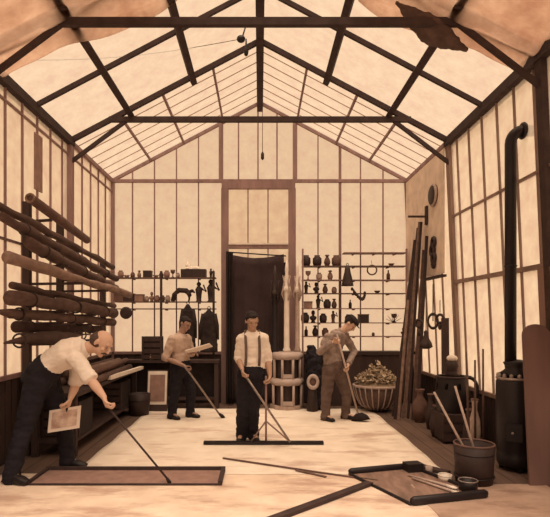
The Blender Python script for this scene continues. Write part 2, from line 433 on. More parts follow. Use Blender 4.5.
def person(label, base, J, o):
    root = thing('person', label, 'person', base)
    S = o.get('S', 1.0)
    lat = (J['shR']-J['shL']).normalized()      # toward the person's right
    plat = (J['hipR']-J['hipL']).normalized()
    pel, chest, neck, head = J['pelvis'], J['chest'], J['neck'], J['head']
    f = J['face'].normalized(); u = J['up']; u = (u-f*u.dot(f)).normalized(); l = f.cross(u).normalized()
    A = (l, f, u)
    bend = J.get('belly', (pel+chest)/2)
    midlat = (lat+plat).normalized()
    spine = [pel-(bend-pel).normalized()*.06*S, pel, bend, chest, chest+(neck-chest)*.62, neck-(neck-chest)*.10]
    def torso(mb, e):
        mb.loft(spine, [((.13+e)*S, (.10+e)*S), ((.16+e)*S, (.115+e)*S), ((.14+e)*S, (.105+e)*S), ((.17+e)*S, (.12+e)*S), ((.165+e)*S, (.10+e)*S), ((.085+e)*S, (.07+e)*S)],
                lat=[plat, plat, midlat, lat, lat, lat], n=22)
        mb.ell(pel, ((.155+e)*S, (.115+e)*S, (.12+e)*S), (plat, (bend-pel).normalized().cross(plat), (bend-pel).normalized()))
    b = MB(); torso(b, 0)
    b.loft([neck-(head-neck)*.5, neck, head-u*.03*S], [.062*S, .056*S, .055*S], n=14)
    # head
    h = head
    b.ell(h+u*.025*S-f*.012*S, (.076*S, .096*S, .088*S), A)
    b.ell(h-u*.045*S+f*.022*S, (.056*S, .066*S, .062*S), A)
    b.ell(h-u*.088*S+f*.062*S, (.024*S, .022*S, .02*S), A)
    b.loft([h+u*.03*S+f*.078*S, h-u*.006*S+f*.098*S, h-u*.022*S+f*.106*S, h-u*.032*S+f*.088*S], [.010*S, .012*S, .016*S, .010*S], n=8)
    b.ell(h-u*.056*S+f*.084*S, (.026*S, .012*S, .010*S), A)
    b.ell(h+u*.037*S+f*.074*S, (.052*S, .016*S, .010*S), A)
    for q in (-1, 1):
        b.ell(h+l*q*.078*S-u*.004*S-f*.012*S, (.010*S, .019*S, .032*S), A)
        b.ell(h+l*q*.036*S+f*.062*S-u*.022*S, (.022*S, .02*S, .02*S), A)
    for q in 'RL':
        sh, el, wr = J['sh'+q], J['el'+q], J['wr'+q]
        mid = sh*.6+el*.4
        b.limb([sh, mid, el, el*.6+wr*.4, wr], [.052*S, .048*S, .040*S, .042*S, .026*S])
        hd = J['hd'+q]; seg_hand(b, wr, hd[0], hd[1], hd[2], hd[3] if len(hd) > 3 else (.55, .8, .7), S)
        hp, kn, an = J['hip'+q], J['kn'+q], J['an'+q]
        b.limb([hp, hp*.5+kn*.5, kn, kn*.6+an*.4, an], [.085*S, .075*S, .055*S, .055*S, .036*S])
        td = J['toe'+q].normalized(); b.loft([an-V((0, 0, .02)), an+td*.08*S-V((0, 0, .05*S)), an+td*.15*S-V((0, 0, .06*S))], [.036*S, .035*S, .028*S], n=10)
    b.build('body', o.get('skin', 'skin'), root, remesh=.0072)
    # shirt
    s = MB(); torso(s, .017)
    s.loft([neck-(head-neck)*.30, neck+(head-neck)*.05], [.074*S, .068*S], n=14)
    for q in 'RL':
        sh, el, wr = J['sh'+q], J['el'+q], J['wr'+q]
        mid = sh*.55+el*.45; c = o.get('cuff', .9); c = c[q] if isinstance(c, dict) else c
        if c < 0.05: pts, rr = [sh, mid, el*.9+sh*.1], [.074*S, .070*S, .066*S]
        else: pts, rr = [sh, mid, el, el*(1-c)+wr*c], [.074*S, .069*S, .062*S, .046*S]
        s.limb([chest*.35+sh*.65]+pts, [.075*S]+rr)
        e = pts[-1]; dd = (pts[-1]-pts[-2]).normalized()
        s.loft([e-dd*.03, e+dd*.035], [rr[-1]*1.12, rr[-1]*1.10], n=14)
    s.build('shirt', o['shirt'], root, remesh=.010, wrinkle=.010)
    # trousers
    p = MB()
    wd = (bend-pel).normalized()
    p.loft([pel-wd*.12*S, pel, pel+wd*o.get('waist', .10)*S], [((.15)*S, (.12)*S), ((.185)*S, (.145)*S), ((.162)*S, (.128)*S)], lat=plat, n=20)
    for q in 'RL':
        hp, kn, an = J['hip'+q], J['kn'+q], J['an'+q]
        low = an-V((0, 0, .055*S))
        p.limb([hp, hp*.5+kn*.5, kn, kn*.5+an*.5, low], [.108*S, .098*S, .082*S, .076*S, .070*S])
        p.loft([low+(kn-low).normalized()*.05, low-V((0, 0, .008))], [.076*S, .078*S], n=14)
        p.limb([pel+wd*.04*S, hp, hp*.6+kn*.4], [.125*S, .118*S, .098*S]); p.ell(hp*.5+pel*.5, .125*S)
    p.ell((J['hipR']+J['hipL'])*.5, .13*S); p.limb([(J['hipR']+J['hipL'])*.5, J['hipR']*.4+J['hipL']*.4+(J['knR']+J['knL'])*.1], [.12*S, .09*S])
    p.build('trousers', o['trousers'], root, remesh=.010, wrinkle=.012)
    # shoes
    for q in 'RL':
        an = J['an'+q]; td = J['toe'+q]; td = V((td.x, td.y, 0)).normalized(); g = V((an.x, an.y, J.get('gz', .008)))
        side = V((-td.y, td.x, 0)); sh_ = MB(); U = V((0, 0, 1))
        sh_.loft([g+U*.02-td*.075*S, g+U*.045-td*.05*S, g+U*.045+td*.03*S, g+U*.035+td*.12*S, g+U*.025+td*.19*S], [(.028*S, .02), (.04*S, .045*S), (.044*S, .045*S), (.048*S, .034*S), (.030*S, .018)], lat=side, n=14)
        sh_.loft([g+U*.04, V((an.x, an.y, an.z+.01))], [.045*S, .045*S], n=12)
        sh_.box(g+U*.008+td*.05*S, (.085*S, .25*S, .016), Matrix((side, td, U)).transposed())
        sh_.build('shoe', 'shoe', root, remesh=.008)
    # hair
    hm = MB(); hs = o.get('hairstyle', 'full')
    if hs == 'bald':
        hm.ell(h-f*.040*S, (.088*S, .090*S, .082*S), A)
    else:
        hm.ell(h+u*.046*S-f*.026*S, (.083*S, .092*S, .078*S), A)
        hm.ell(h-f*.062*S+u*.0*S, (.070*S, .050*S, .060*S), A)
        hm.ell(h+u*.084*S+f*.040*S, (.054*S, .040*S, .026*S), A)
        for q in (-1, 1): hm.ell(h+l*q*.070*S-f*.008*S+u*.035*S, (.014*S, .032*S, .036*S), A)
    hm.build('hair', o.get('hair', 'hair'), root, remesh=.0065, wrinkle=.004)
    if o.get('moustache'):
        mm = MB()
        for q in (-1, 1): mm.loft([h-u*.040*S+f*.096*S, h-u*.047*S+f*.090*S+l*q*.018*S, h-u*.058*S+f*.076*S+l*q*.036*S], [.010*S, .010*S, .004*S], n=8)
        mm.build('moustache', o.get('hair', 'hair'), root)
    for q in (-1, 1):
        e = MB(); ec = h+l*q*.031*S+u*.013*S+f*.074*S
        e.ell(ec, (.014*S, .011*S, .008*S), A, 10, 6); eo = e.build('eye', 'eye', root)
        MB().ell(ec+f*.008*S-u*.001, (.006*S, .005*S, .006*S), A, 8, 6).build('iris', 'hair', eo)
    if o.get('cap'):
        cm = MB()
        cm.ell(h+u*.082*S-f*.015*S, (.094*S, .112*S, .050*S), A)
        cm.build('flat_cap', 'hair', root, remesh=.007)
        cb = MB(); cb.ell(h+u*.068*S+f*.085*S, (.062*S, .058*S, .009*S), A); cb.build('cap_peak', 'hair', root)
    if o.get('braces'):
        # a strap over each shoulder, front and back
        fw = J['front']
        for q in (-1, 1):
            br = MB(); pts = []
            top = chest+(neck-chest)*.62+lat*q*.085*S+(neck-chest).normalized()*.075*S
            fr0 = pel+wd*.10*S+fw*.150*S+lat*q*.085*S; fr1 = bend+fw*.140*S+lat*q*.085*S; fr2 = chest+fw*.150*S+lat*q*.085*S; fr3 = chest+(neck-chest)*.5+fw*.122*S+lat*q*.085*S
            bk3 = chest+(neck-chest)*.5-fw*.118*S+lat*q*.08*S; bk1 = bend-fw*.14*S+lat*q*.03*S; bk0 = pel+wd*.1*S-fw*.150*S+lat*q*.03*S
            P = [fr0, fr1, fr2, fr3, top, bk3, bk1, bk0]
            br.loft(P, [(.017*S, .005)]*8, lat=lat, n=8)
            br.build('brace_strap', 'brown_cloth', root)
    return root

U_ = V((0, 0, 1))
# ---- centre man (faces the camera, looks slightly down)
Y = 6.62
pm = W(253, 372, Y)
J = dict(pelvis=W(252, 373, Y), belly=W(253, 356, Y+.01), chest=W(253, 345, Y+.02), neck=W(252, 330.5, Y+.0), head=W(252, 321, Y-.045),
         face=V((.3, -1, -.5)), up=V((0, -.2, 1)), front=V((0, -1, 0)),
         shR=W(241.5, 339.5, Y+.02), shL=W(263.5, 339, Y+.02), elR=W(238.5, 358, Y+.03), elL=W(268, 358, Y+.03),
         hipR=W(245.5, 376, Y), hipL=W(256.5, 376, Y), knR=W(243, 407, Y-.03), knL=W(253.5, 407, Y-.02),
         anR=W(241.5, 435, Y+.16), anL=W(253, 434, Y+.20), toeR=V((-.15, -1, 0)), toeL=V((.35, -1, 0)))
for q in 'RL':
    J['an'+q].z = .11
gr = stick_a+(stick_b-stick_a)*.06
J['wrR'] = gr+V((-.045, .02, .085)); J['hdR'] = (V((.15, -.1, -1)), V((1, -.1, 0)), V((0, -1, 0)), (.9, 1.1, .9))
gl = W(266, 383, Yb-.03)
J['wrL'] = gl+V((.05, .02, .09)); J['hdL'] = (V((-.15, -.1, -1)), V((-1, -.1, 0)), V((0, -1, 0)), (.9, 1.1, .9))
person('man in white shirt and dark braces before the dark drape, holding the straightedge', (0-.1, Y, .008), J,
       dict(shirt='white_cloth', trousers='black_cloth', cuff=.12, braces=True, skin='skin_mid'))
o = MB().cyl(stick_a+(stick_a-stick_b)*.04, stick_b, .014).build('marking_stick', 'steel', origin=stick_b)
tag(o, 'thin grey stick slanting down from the centre man\'s hand to the straightedge', 'stick')

# ---- back-left man (three-quarter to the right)
Y = 8.3
fw = V((.85, -.5, 0)).normalized(); rt = fw.cross(U_).normalized()
def at(px, py, dr=0, dy=0): return W(px, py, Y+dy)+rt*dr
J = dict(pelvis=at(181, 366), belly=at(180.5, 352), chest=at(179.5, 345), neck=at(181.5, 333), head=at(184, 324)+fw*.03,
         face=V((.75, -.55, -.5)), up=V((.2, 0, 1)), front=fw,
         shR=at(179, 339, .17), shL=at(180.5, 339, -.17), elR=at(174, 357, .20), elL=at(182, 354, -.2)+fw*.04,
         hipR=at(181, 368, .09), hipL=at(181, 368, -.09), knR=at(177, 392, .09)+fw*.03, knL=at(185, 392, -.09)+fw*.05,
         anR=at(175, 414, .08), anL=at(187, 413, -.08), toeR=fw+rt*.2, toeL=fw)
for q in 'RL': J['an'+q].z = .11
sa, sb = W(186, 368, 8.0), W(221, 417.5, 8.3); sb.z = .03
gR = sa+(sb-sa)*.05
J['wrR'] = gR+V((-.06, .03, .07)); J['hdR'] = (V((.6, -.3, -.7)), V((.6, .2, .5)), V((.3, -.8, .3)), (.9, 1.1, .9))
pb = W(197, 349, 8.0)
J['wrL'] = W(189, 353, 8.05); J['hdL'] = (V((1, -.2, .1)), V((0, 0, -1)), V((0, -1, 0)), (.3, .7, .7))
person('man in tan shirt at the back left holding a long brush and board', (at(181, 400).x, Y, .008), J,
       dict(shirt='tan_cloth', trousers='black_cloth', cuff={'R': .05, 'L': .9}, skin='skin_dark'))
t = thing('long_brush', 'long-handled brush slanting to the canvas from the back left man\'s hand', 'brush', sb)
MB().cyl(sa+(sa-sb)*.05, sb+(sa-sb)*.04, .015).build('handle', 'steel', t)
MB().loft([sb+(sa-sb)*.06, sb+(sa-sb)*.01+V((.02, 0, 0)), sb+V((.05, -.02, -.015))], [(.016, .016), (.045, .03), (.055, .02)], n=12).build('bristles', 'hair', t)
m = MB(); q0, q1 = W(187, 352, 7.95), W(211, 345, 7.9); m.beam(q0, q1, .16, .014, up=(0, .35, 1))
tag(m.build('board', 'paper', origin=q0), 'narrow pale board held out level by the back left man', 'board')

# ---- right man sweeping, bent, facing right
Y = 8.16
fw = V((.8, -.6, 0)).normalized(); rt = fw.cross(U_).normalized()
J = dict(pelvis=at(333, 367), belly=at(332, 353), chest=at(334, 343), neck=at(341, 331)+fw*.02, head=at(347, 324)+fw*.06,
         face=V((.65, -.35, -.95)), up=V((.5, -.1, 1)), front=fw,
         shR=at(334, 337, .17), shL=at(337, 336, -.17)+fw*.05, elR=at(327, 351, .22), elL=at(350, 352, -.14),
         hipR=at(332, 370, .09), hipL=at(334, 370, -.09), knR=at(328, 396, .09)+fw*.02, knL=at(341, 395, -.1)+fw*.05,
         anR=at(328, 417, .08), anL=at(343, 415, -.08), toeR=fw+rt*.3, toeL=fw)
for q in 'RL': J['an'+q].z = .11
sa, sb = W(337.5, 337, 7.85), W(359, 416, 8.05); sb.z = .06
gR = sa+(sb-sa)*.05; gL = sa+(sb-sa)*.42
J['wrR'] = gR+V((-.085, .03, -.02)); J['hdR'] = (V((1, -.2, .3)), V((0, -1, .2)), V((0, -.3, 1)), (.9, 1.1, .9))
J['wrL'] = gL+V((.03, .06, .09)); J['hdL'] = (V((-.1, -.5, -1)), V((-1, -.3, 0)), V((0, -1, .3)), (.9, 1.1, .9))
person('man in grey shirt, brown trousers and flat cap bending over a broom', (at(334, 400).x, Y, .008), J,
       dict(shirt='grey_cloth', trousers='brown_cloth', cuff=.85, skin='skin', cap=True))
t = thing('broom', 'long-handled broom with dark head held by the capped man', 'broom', sb)
MB().cyl(sa+(sa-sb)*.03, sb+(sa-sb)*.02, .015).build('handle', 'rim', t)
m = MB(); m.loft([sb+V((0, 0, .07)), sb+V((.01, -.01, .02)), sb+V((.02, -.02, -.045))], [(.05, .03), (.12, .045), (.155, .06)], lat=V((.9, -.3, 0)), n=16)
m.build('bristles', 'hair', t)

# ---- left man bending forward, facing right
Y = 5.28
J = dict(pelvis=W(42, 374, Y), belly=W(54, 362, Y-.01), chest=W(68, 353, Y-.02), neck=W(87, 348, Y-.02), head=W(102, 343.5, Y-.03),
         face=V((.75, -.30, -.65)), up=V((.75, -.08, .75)), front=V((.3, 0, -1)),
         shR=W(77, 360, Y-.21), shL=W(78, 354, Y+.17), elR=W(90, 379, Y-.25), elL=W(76, 384, Y+.13),
         hipR=W(38, 381, Y-.09), hipL=W(46, 380, Y+.09), knR=W(24, 428, Y-.16), knL=W(64, 420, Y+.16),
         anR=W(11, 470, Y-.28), anL=W(68, 462, Y+.24), toeR=V((1, -.35, 0)), toeL=V((1, -.15, 0)), gz=.022)
J['anR'].z = .12; J['anL'].z = .12
sa, sb = W(107, 406, 4.95), W(170, 484.5, 4.98); sb.z = .03
gR = sa+(sb-sa)*.03
J['wrR'] = gR+V((-.05, .01, .105)); J['hdR'] = (V((.35, -.1, -1)), V((1, .3, .3)), V((.2, -1, 0)), (.9, 1.1, .9))
pic = W(67, 407, Y+.02)
J['wrL'] = pic+V((.03, .02, .09)); J['hdL'] = (V((-.3, 0, -1)), V((-1, 0, .2)), V((0, -1, 0)), (.9, 1.1, .9))
person('balding man in white shirt and black trousers bending forward at the left edge', (W(40, 400, Y).x, Y, .01), J,
       dict(shirt='white_cloth', trousers='black_cloth', cuff=.04, skin='skin', hairstyle='bald', hair='greyhair', moustache=True, S=1.12, waist=.14))
t = thing('painting_rod', 'long thin dark rod reaching from the bending man\'s hand to the tray', 'rod', sb)
MB().cyl(sa+(sa-sb)*.03, sb, .010).build('rod_shaft', 'darkwood', t)
MB().cyl(sb+(sa-sb)*.05, sb-V((0, 0, .012)), .014, .018).build('rod_tip', 'hair', t)
# picture he carries
t = thing('picture_card', 'small pale picture card hanging from the bending man\'s other hand', 'picture', W(65, 432, Y-.02))
a = W(49.5, 410.5, Y+.02); b_ = W(81, 405.5, Y+.02); dx = (b_-a); dz = W(47.5, 433, Y-.02)-a
def card(u0, u1, v0, v1, off): 
    nrm = dx.cross(dz).normalized(); nrm *= -1 if nrm.y > 0 else 1
    q = MB(); ps = [a+dx*u+dz*v+nrm*off for u, v in ((u0, v0), (u1, v0), (u1, v1), (u0, v1))]
    q._add(ps+[p-nrm*.006 for p in ps], [(0, 1, 2, 3), (7, 6, 5, 4), (0, 4, 5, 1), (1, 5, 6, 2), (2, 6, 7, 3), (3, 7, 4, 0)], False); return q
card(0, 1, 0, 1, 0).build('card', 'paper', t)
mp_ = mat('landscape_print', (.74, .58, .48), .8, .6, 9, col2=(.30, .17, .13))
card(.10, .90, .12, .86, .004).build('print', mp_, t)
MB().cyl(pic+V((.0, .0, -.06)), pic+V((.0, .0, .04)), .012).build('grip', 'hair', t)

# ------------------------------------------------------------------ palette tray, foreground right
c00, c10, c11, c01 = [V((p[0], p[1], 0)) for p in ((0, 0), (0, 0), (0, 0), (0, 0))]
def G(px, py, z=0):
    Y_ = F*(EH-z)/(py-VY); return V(((px-VX)/F*Y_, Y_, z))
A0, B0, C0, D0 = G(349, 476), G(411, 507), G(487, 499), G(412, 470)   # back-left, front-left, front-right, back-right
t = thing('palette_tray', 'broad wooden palette tray with dark raised rims on the floor at the right', 'tray', (A0+C0)/2)
m = MB(); ps = [p+U_*.012 for p in (A0, B0, C0, D0)]
m._add([p+U_*.012 for p in ps]+[p-U_*.012 for p in ps], [(0, 1, 2, 3), (7, 6, 5, 4), (0, 4, 5, 1), (1, 5, 6, 2), (2, 6, 7, 3), (3, 7, 4, 0)], False)
m.build('tray_bottom', 'pole_light', t)
for p, q, w_, h_ in ((A0, D0, .06, .075), (B0, C0, .06, .085), (D0, C0, .035, .05), (A0, B0, .03, .035)):
    d = (q-p).normalized(); m = MB(); k = 8
    m.loft([p+U_*(h_/2), p+d*.03+U_*(h_/2+.005), q-d*.03+U_*(h_/2+.005), q+U_*(h_/2)], [(w_*.3, h_*.35), (w_*.5, h_*.5), (w_*.5, h_*.5), (w_*.3, h_*.35)], lat=V((-d.y, d.x, 0)), n=12)
    m.build('rim', 'black', t)
def cup(px, py, r, h, label, cat, mt, mt2=None, wall=.006, name='cup', z=.024):
    p = G(px, py, z); m = MB()
    m.lathe(p, [(0, 0), (r*.92, 0), (r, h*.5), (r, h), (r-wall, h), (r-wall, h*.35), (0, h*.3)], 20)
    t_ = thing(name, label, cat, p); m.build('vessel', mt, t_)
    if mt2:
        MB().torus(p+U_*h, (0, 0, 1), r-.002, .006).build('rim', mt2, t_)
    return t_
cup(468, 490, .085, .09, 'round dark paint cup with pale rim on the front corner of the palette tray', 'cup', 'black', 'steel')
cup(445, 480, .065, .05, 'shallow white dish on the palette tray behind the dark cup', 'dish', 'plaster', 'plaster', name='paint_dish')
cup(429, 473, .034, .07, 'small pale jar on the palette tray next to the dark block', 'jar', 'rim', None, name='paint_jar')
o = MB().box(G(413, 473, 0)+U_*.065, (.17, .13, .085), Matrix.Rotation(R(12), 3, 'Z')).build('block', 'black', origin=G(413, 473, 0)+U_*.022)
tag(o, 'dark square block at the far corner of the palette tray', 'block')
for i, (p, q, lb) in enumerate((((412, 478), (458, 493), 'long pale brush lying across the palette tray, nearest the front'), ((408, 475), (452, 487), 'long pale brush lying across the palette tray, behind the other'))):
    a_ = G(p[0], p[1], .04); b_ = G(q[0], q[1], .04); t = thing('paint_brush', lb, 'brush', (a_+b_)/2, 'brushes on the palette tray')
    MB().cyl(a_, b_, .010, .014).build('handle', 'rim', t)
    MB().loft([b_-(b_-a_)*.12, b_, b_+(b_-a_).normalized()*.05], [(.018, .014), (.03, .014), (.02, .01)], n=10).build('bristles', 'plaster', t)
# long flat board behind the tray
a_ = G(420, 466, .03); b_ = G(448, 473, .03)
tag(MB().beam(a_, b_, .1, .03).build('flat_board', 'darkwood', origin=a_), 'short dark flat board behind the palette tray', 'board')
# batten
a_ = G(370, 483, .03); b_ = G(262, 523, .03)
tag(MB().beam(a_, b_, .075, .03).build('batten', 'darkwood', origin=a_), 'dark batten running from the palette tray to the bottom edge of the photo', 'batten')
a_ = G(223, 458, .017); b_ = G(378, 481, .017)
tag(MB().beam(a_, b_, .022, .014).build('thin_lath', 'clay', origin=a_), 'thin reddish lath lying slantwise on the canvas below the straightedge', 'lath')
a_ = G(296, 470, .017); b_ = G(326, 477, .017)
tag(MB().beam(a_, b_, .03, .012).build('wood_chip', 'clay', origin=a_), 'short splintered strip of wood beside the thin lath', 'strip')

# ------------------------------------------------------------------ bucket with two brushes
bp = G(481.5, 489, 0); bp = V((bp.x, bp.y+.17, 0))
t = thing('paint_bucket', 'dark wooden bucket standing behind the palette tray with two brushes in it', 'bucket', bp)
MB().lathe(bp, [(0, 0), (.17, 0), (.18, .2), (.19, .385), (.178, .385), (.165, .1), (0, .09)], 26).build('tub', 'clay_dark', t)
for z in (.08, .30): MB().torus(bp+U_*z, (0, 0, 1), .18, .009, 30).build('hoop', 'black', t)
MB().torus(bp+U_*.385, (0, 0, 1), .184, .010, 30).build('rim', 'clay', t)
for (p, lb) in (((434, 392), 'long pale-handled brush standing in the bucket, the left one'), ((455, 386), 'long pale-handled brush standing in the bucket, the right one')):
    top = W(p[0], p[1], bp.y+.12); bot = bp+V((.02 if p[0] < 440 else .06, 0, .12))
    th = thing('long_brush', lb, 'brush', bot, 'brushes in the bucket')
    MB().cyl(bot, top, .013, .011).build('handle', 'rim', th)
    MB().loft([bot+(top-bot).normalized()*.08, bot, bot-(top-bot).normalized()*.02], [.016, .03, .034], n=10).build('bristles', 'hair', th)

# ------------------------------------------------------------------ iron stove and pipe
sp = V((2.70, 5.5, 0)); s_ = 100
t = thing('iron_stove', 'tall black cylindrical iron stove with a flue pipe standing by the right wall', 'stove', sp)
MB().lathe(sp, [(0, .05), (.17, .05), (.185, .09), (.185, .16), (.175, .18), (.185, .22), (.192, .6), (.19, .93), (.175, .96), (0, .97)], 32).build('barrel', 'black', t)
m = MB()
for k in range(14):
    a = 2*math.pi*k/14; m.ell(sp+V((.165*math.cos(a), .165*math.sin(a), .99)), (.022, .022, .03), nu=8, nv=6)
m.torus(sp+U_*.965, (0, 0, 1), .178, .014, 30); m.build('crown', 'steel', t)
MB().lathe(sp, [(0, .96), (.13, .97), (.15, 1.02), (.10, 1.06), (.105, 1.10), (.12, 1.13), (.06, 1.16), (0, 1.16)], 26).build('lid', 'black', t)
for k in range(3):
    a = 2*math.pi*k/3+.4; MB().cyl(sp+V((.14*math.cos(a), .14*math.sin(a), .0)), sp+V((.13*math.cos(a), .13*math.sin(a), .09)), .022, .03).build('leg', 'black', t)
m = MB(); dc = sp+V((-.09, -.165, .42)); m.beam(dc-U_*.09, dc+U_*.09, .15, .03, up=(-.5, -1, 0)); dr = m.build('stove_door', 'black', t)
MB().ell(dc+V((-.03, -.025, 0)), .014).build('knob', 'steel', dr)
px_ = sp.x+.0
pt = V((2.50, 5.22, 3.30))
pth = [V((2.65, 5.5, 1.14)), V((2.65, 5.5, 3.40))]
for k in range(7):
    a = math.pi/2*k/6; pth.append(V((2.65+.13*(1-math.cos(a)), 5.5, 3.44+.14*math.sin(a))))
pth.append(V((2.95, 5.5, 3.58)))
pipe = MB().loft(pth, [.058]*len(pth), n=18).build('flue_pipe', 'black', t)
MB().torus((2.65, 5.5, 2.15), (0, 0, 1), .058, .009).build('collar', 'black', pipe)
MB().torus((2.78, 5.5, 3.58), (1, 0, 0), .07, .02).build('wall_collar', 'black', pipe)

# boards at the right edge
m = MB(); x = 2.69; 
ps = []
def archboard(y0, y1, h, x0, x1, th=.03):
    m = MB(); pts = []; k = 12; w_ = (y1-y0)/2; yc = (y0+y1)/2; hh = h-w_*.8
    pts += [(y0, 0), (y0, hh)]
    for i in range(1, k): a = math.pi*(1-i/k); pts.append((yc+w_*math.cos(a), hh+w_*.8*math.sin(a)))
    pts += [(y1, hh), (y1, 0)]
    v1 = [V((y, x0+(x1-x0)*(z/h), z)) for y, z in pts]; v2 = [p+V((0, th, 0)) for p in v1]; n_ = len(pts)
    return m._add(v1+v2, [tuple(range(n_)), tuple(range(2*n_-1, n_-1, -1))]+[(i, (i+1) % n_, n_+(i+1) % n_, n_+i) for i in range(n_)], False)
M['redboard'] = mat('brown_board', (.21, .12, .105), .7, .35, 4, stretch=(1, 1, .2))
M['redboard2'] = mat('tan_brown_board', (.30, .185, .15), .8, .35, 4, stretch=(1, 1, .2))
o = archboard(2.555, 2.82, 1.54, 4.92, 5.06).build('arched_board', 'redboard', origin=(2.7, 4.92, 0)); tag(o, 'brown board with a rounded top leaning on the right wall at the photo edge', 'board')
o = MB().bb(2.715, 2.74, 4.1, 5.27, .93, 2.1).build('wall_board', 'redboard2', origin=(2.73, 4.6, .93)); tag(o, 'tall brown board fixed flat to the right wall beside the flue pipe', 'board')

# ------------------------------------------------------------------ right wall: pale panel, ornaments, leaning poles
o = MB().bb(XR-.045, XR-.028, 7.72, 9.7, 2.27, 4.12).build('wall_panel', 'tan', origin=(XR-.03, 8.7, 2.27)); tag(o, 'large pale boarded panel high on the far right wall', 'panel')
MB().bb(XR-.075, XR-.02, 7.66, 8.35, 2.22, 2.27).build('ledge', 'darkwood', o) if False else None
l_ = MB().bb(XR-.12, XR-.02, 7.66, 8.5, 2.21, 2.245).build('wall_ledge', 'darkwood', origin=(XR-.03, 8.1, 2.2)); tag(l_, 'thin dark ledge along the bottom of the pale panel on the right wall', 'ledge')
def onw(Y_, z): return V((XR-.05, Y_, z))
t = thing('wall_medallion', 'dark oval ornament hung high on the pale panel of the right wall', 'ornament', onw(8.13, 3.52))
MB().lathe(onw(8.13, 3.52)+V((.01, 0, 0)), [(0, 0), (.17, 0), (.17, .025), (.14, .06), (0, .05)], 24, (-1, 0, 0)).build('plate', 'clay_dark', t)
MB().torus(onw(8.13, 3.52)-V((.02, 0, 0)), (1, 0, 0), .155, .022, 24).build('rim', 'rim', t)
t = thing('wall_bracket', 'curled dark ornament hung on the pale panel below the oval one', 'ornament', onw(8.1, 2.63))
for z, r_ in ((2.78, .07), (2.66, .085), (2.53, .075), (2.44, .05)):
    MB().torus(onw(8.1+(.05 if z == 2.66 else 0), z)-V((.02, 0, 0)), (1, 0, 0), r_, .026, 18).build('scroll', 'clay_dark', t)
# bracket at top of poles
t = thing('pole_bracket', 'small dark bracket holding the tops of the leaning poles', 'bracket', (XR-.05, 8.45, 3.22))
MB().bb(XR-.08, XR-.045, 8.42, 8.50, 3.12, 3.42).build('back_plate', 'darkwood', t)
MB().bb(XR-.36, XR-.05, 8.44, 8.475, 3.235, 3.265).build('arm', 'darkwood', t)
tops = [(412, 262), (418, 228), (422, 222), (426, 222), (415, 240), (424, 250), (408, 300), (429, 236)]
bots = [(393, 402), (399, 404), (404, 406), (408, 408), (395, 404), (413, 410), (398, 407), (417, 412)]
desc = ['short dark', 'long thin dark', 'tallest dark', 'long brown', 'long pale', 'slim brown', 'short pale', 'long dark']
pos = ['leftmost foot', 'second foot', 'third foot', 'fifth foot', 'fourth foot', 'sixth foot', 'broad foot', 'rightmost foot']
for i, (a, b) in enumerate(zip(tops, bots)):
    Yb_ = 8.45-.06*i; bot = G(b[0], VY+F*EH/Yb_); top = W(a[0], a[1], 8.72-.07*i)
    top.x = min(top.x, 2.64)
    o = MB().beam(bot+U_*.0, top, .035+.01*(i % 3), .028).build('leaning_pole', ['darkwood', 'pole', 'pole_light', 'darkwood'][i % 4], origin=bot)
    tag(o, ['short dark batten with its foot nearest the basket, leaning on the right wall', 'long brown batten, its foot second from the basket, leaning on the right wall',
            'tall pale batten reaching the wall bracket, third from the basket', 'tall dark batten reaching the wall bracket, middle of the leaning bunch',
            'long dark batten crossing behind the tall pale one on the right wall', 'slim brown batten leaning below the wall ornament',
            'shortest pale batten in the leaning bunch by the right wall', 'dark batten with its foot farthest right in the leaning bunch'][i], 'batten', 'battens leaning on the right wall')
# hung tools on right wall
def hang(px, py, Y_, kind, label, cat, h=.3, mt='clay_dark'):
    top = W(px, py, Y_); t_ = thing('hanging_'+kind, label, cat, top)
    if kind == 'lantern':
        MB().cyl(top, top-U_*h*.72, .006).build('cord', 'black', t_)
        MB().lathe(top-U_*h, [(0, 0), (.05, 0), (.10, .03), (.085, .09), (.05, .15), (.03, .22), (.035, .26), (0, .29)], 14).build('lantern_body', mt, t_)
    elif kind == 'pulley':
        MB().cyl(top, top-U_*h*.4, .006).build('cord', 'black', t_)
        MB().torus(top-U_*(h*.6), (1, .6, 0), .06, .02).build('wheel', mt, t_)
        MB().ell(top-U_*(h*.85), (.03, .03, .05)).build('hook_weight', mt, t_)
    elif kind == 'rope':
        MB().cyl(top, top-U_*h, .008).build('cord', mt, t_)
        MB().torus(top-U_*h, (.6, 1, 0), .07, .015, sq=1.5).build('coil', mt, t_)
    return t_
hang(426, 283, 7.9, 'lantern', 'dark bell-shaped lantern hanging at the right wall above the urn', 'lantern', 1.0)
hang(433, 284, 7.7, 'rope', 'brown rope hanging down from the ledge under the pale panel', 'rope', .55)
hang(419, 300, 8.0, 'pulley', 'dark pulley block hanging among the leaning battens', 'pulley', .6)
hang(440, 300, 7.5, 'pulley', 'dark pulley block hanging right of the battens, before the glass wall', 'pulley', .45)
# post boards right
o = MB().beam(W(446, 403, 7.45)*1+V((0, 0, 0)), W(445, 318, 7.45), .10, .04).build('dark_post', 'darkwood', origin=W(446, 403, 7.45)); 
z0 = W(446, 403, 7.45).z
for v in o.data.vertices:
    if v.co.z < .2: v.co.z -= z0
o2 = None
tag(o, 'dark upright plank standing against the right wall behind the urn stand', 'plank')

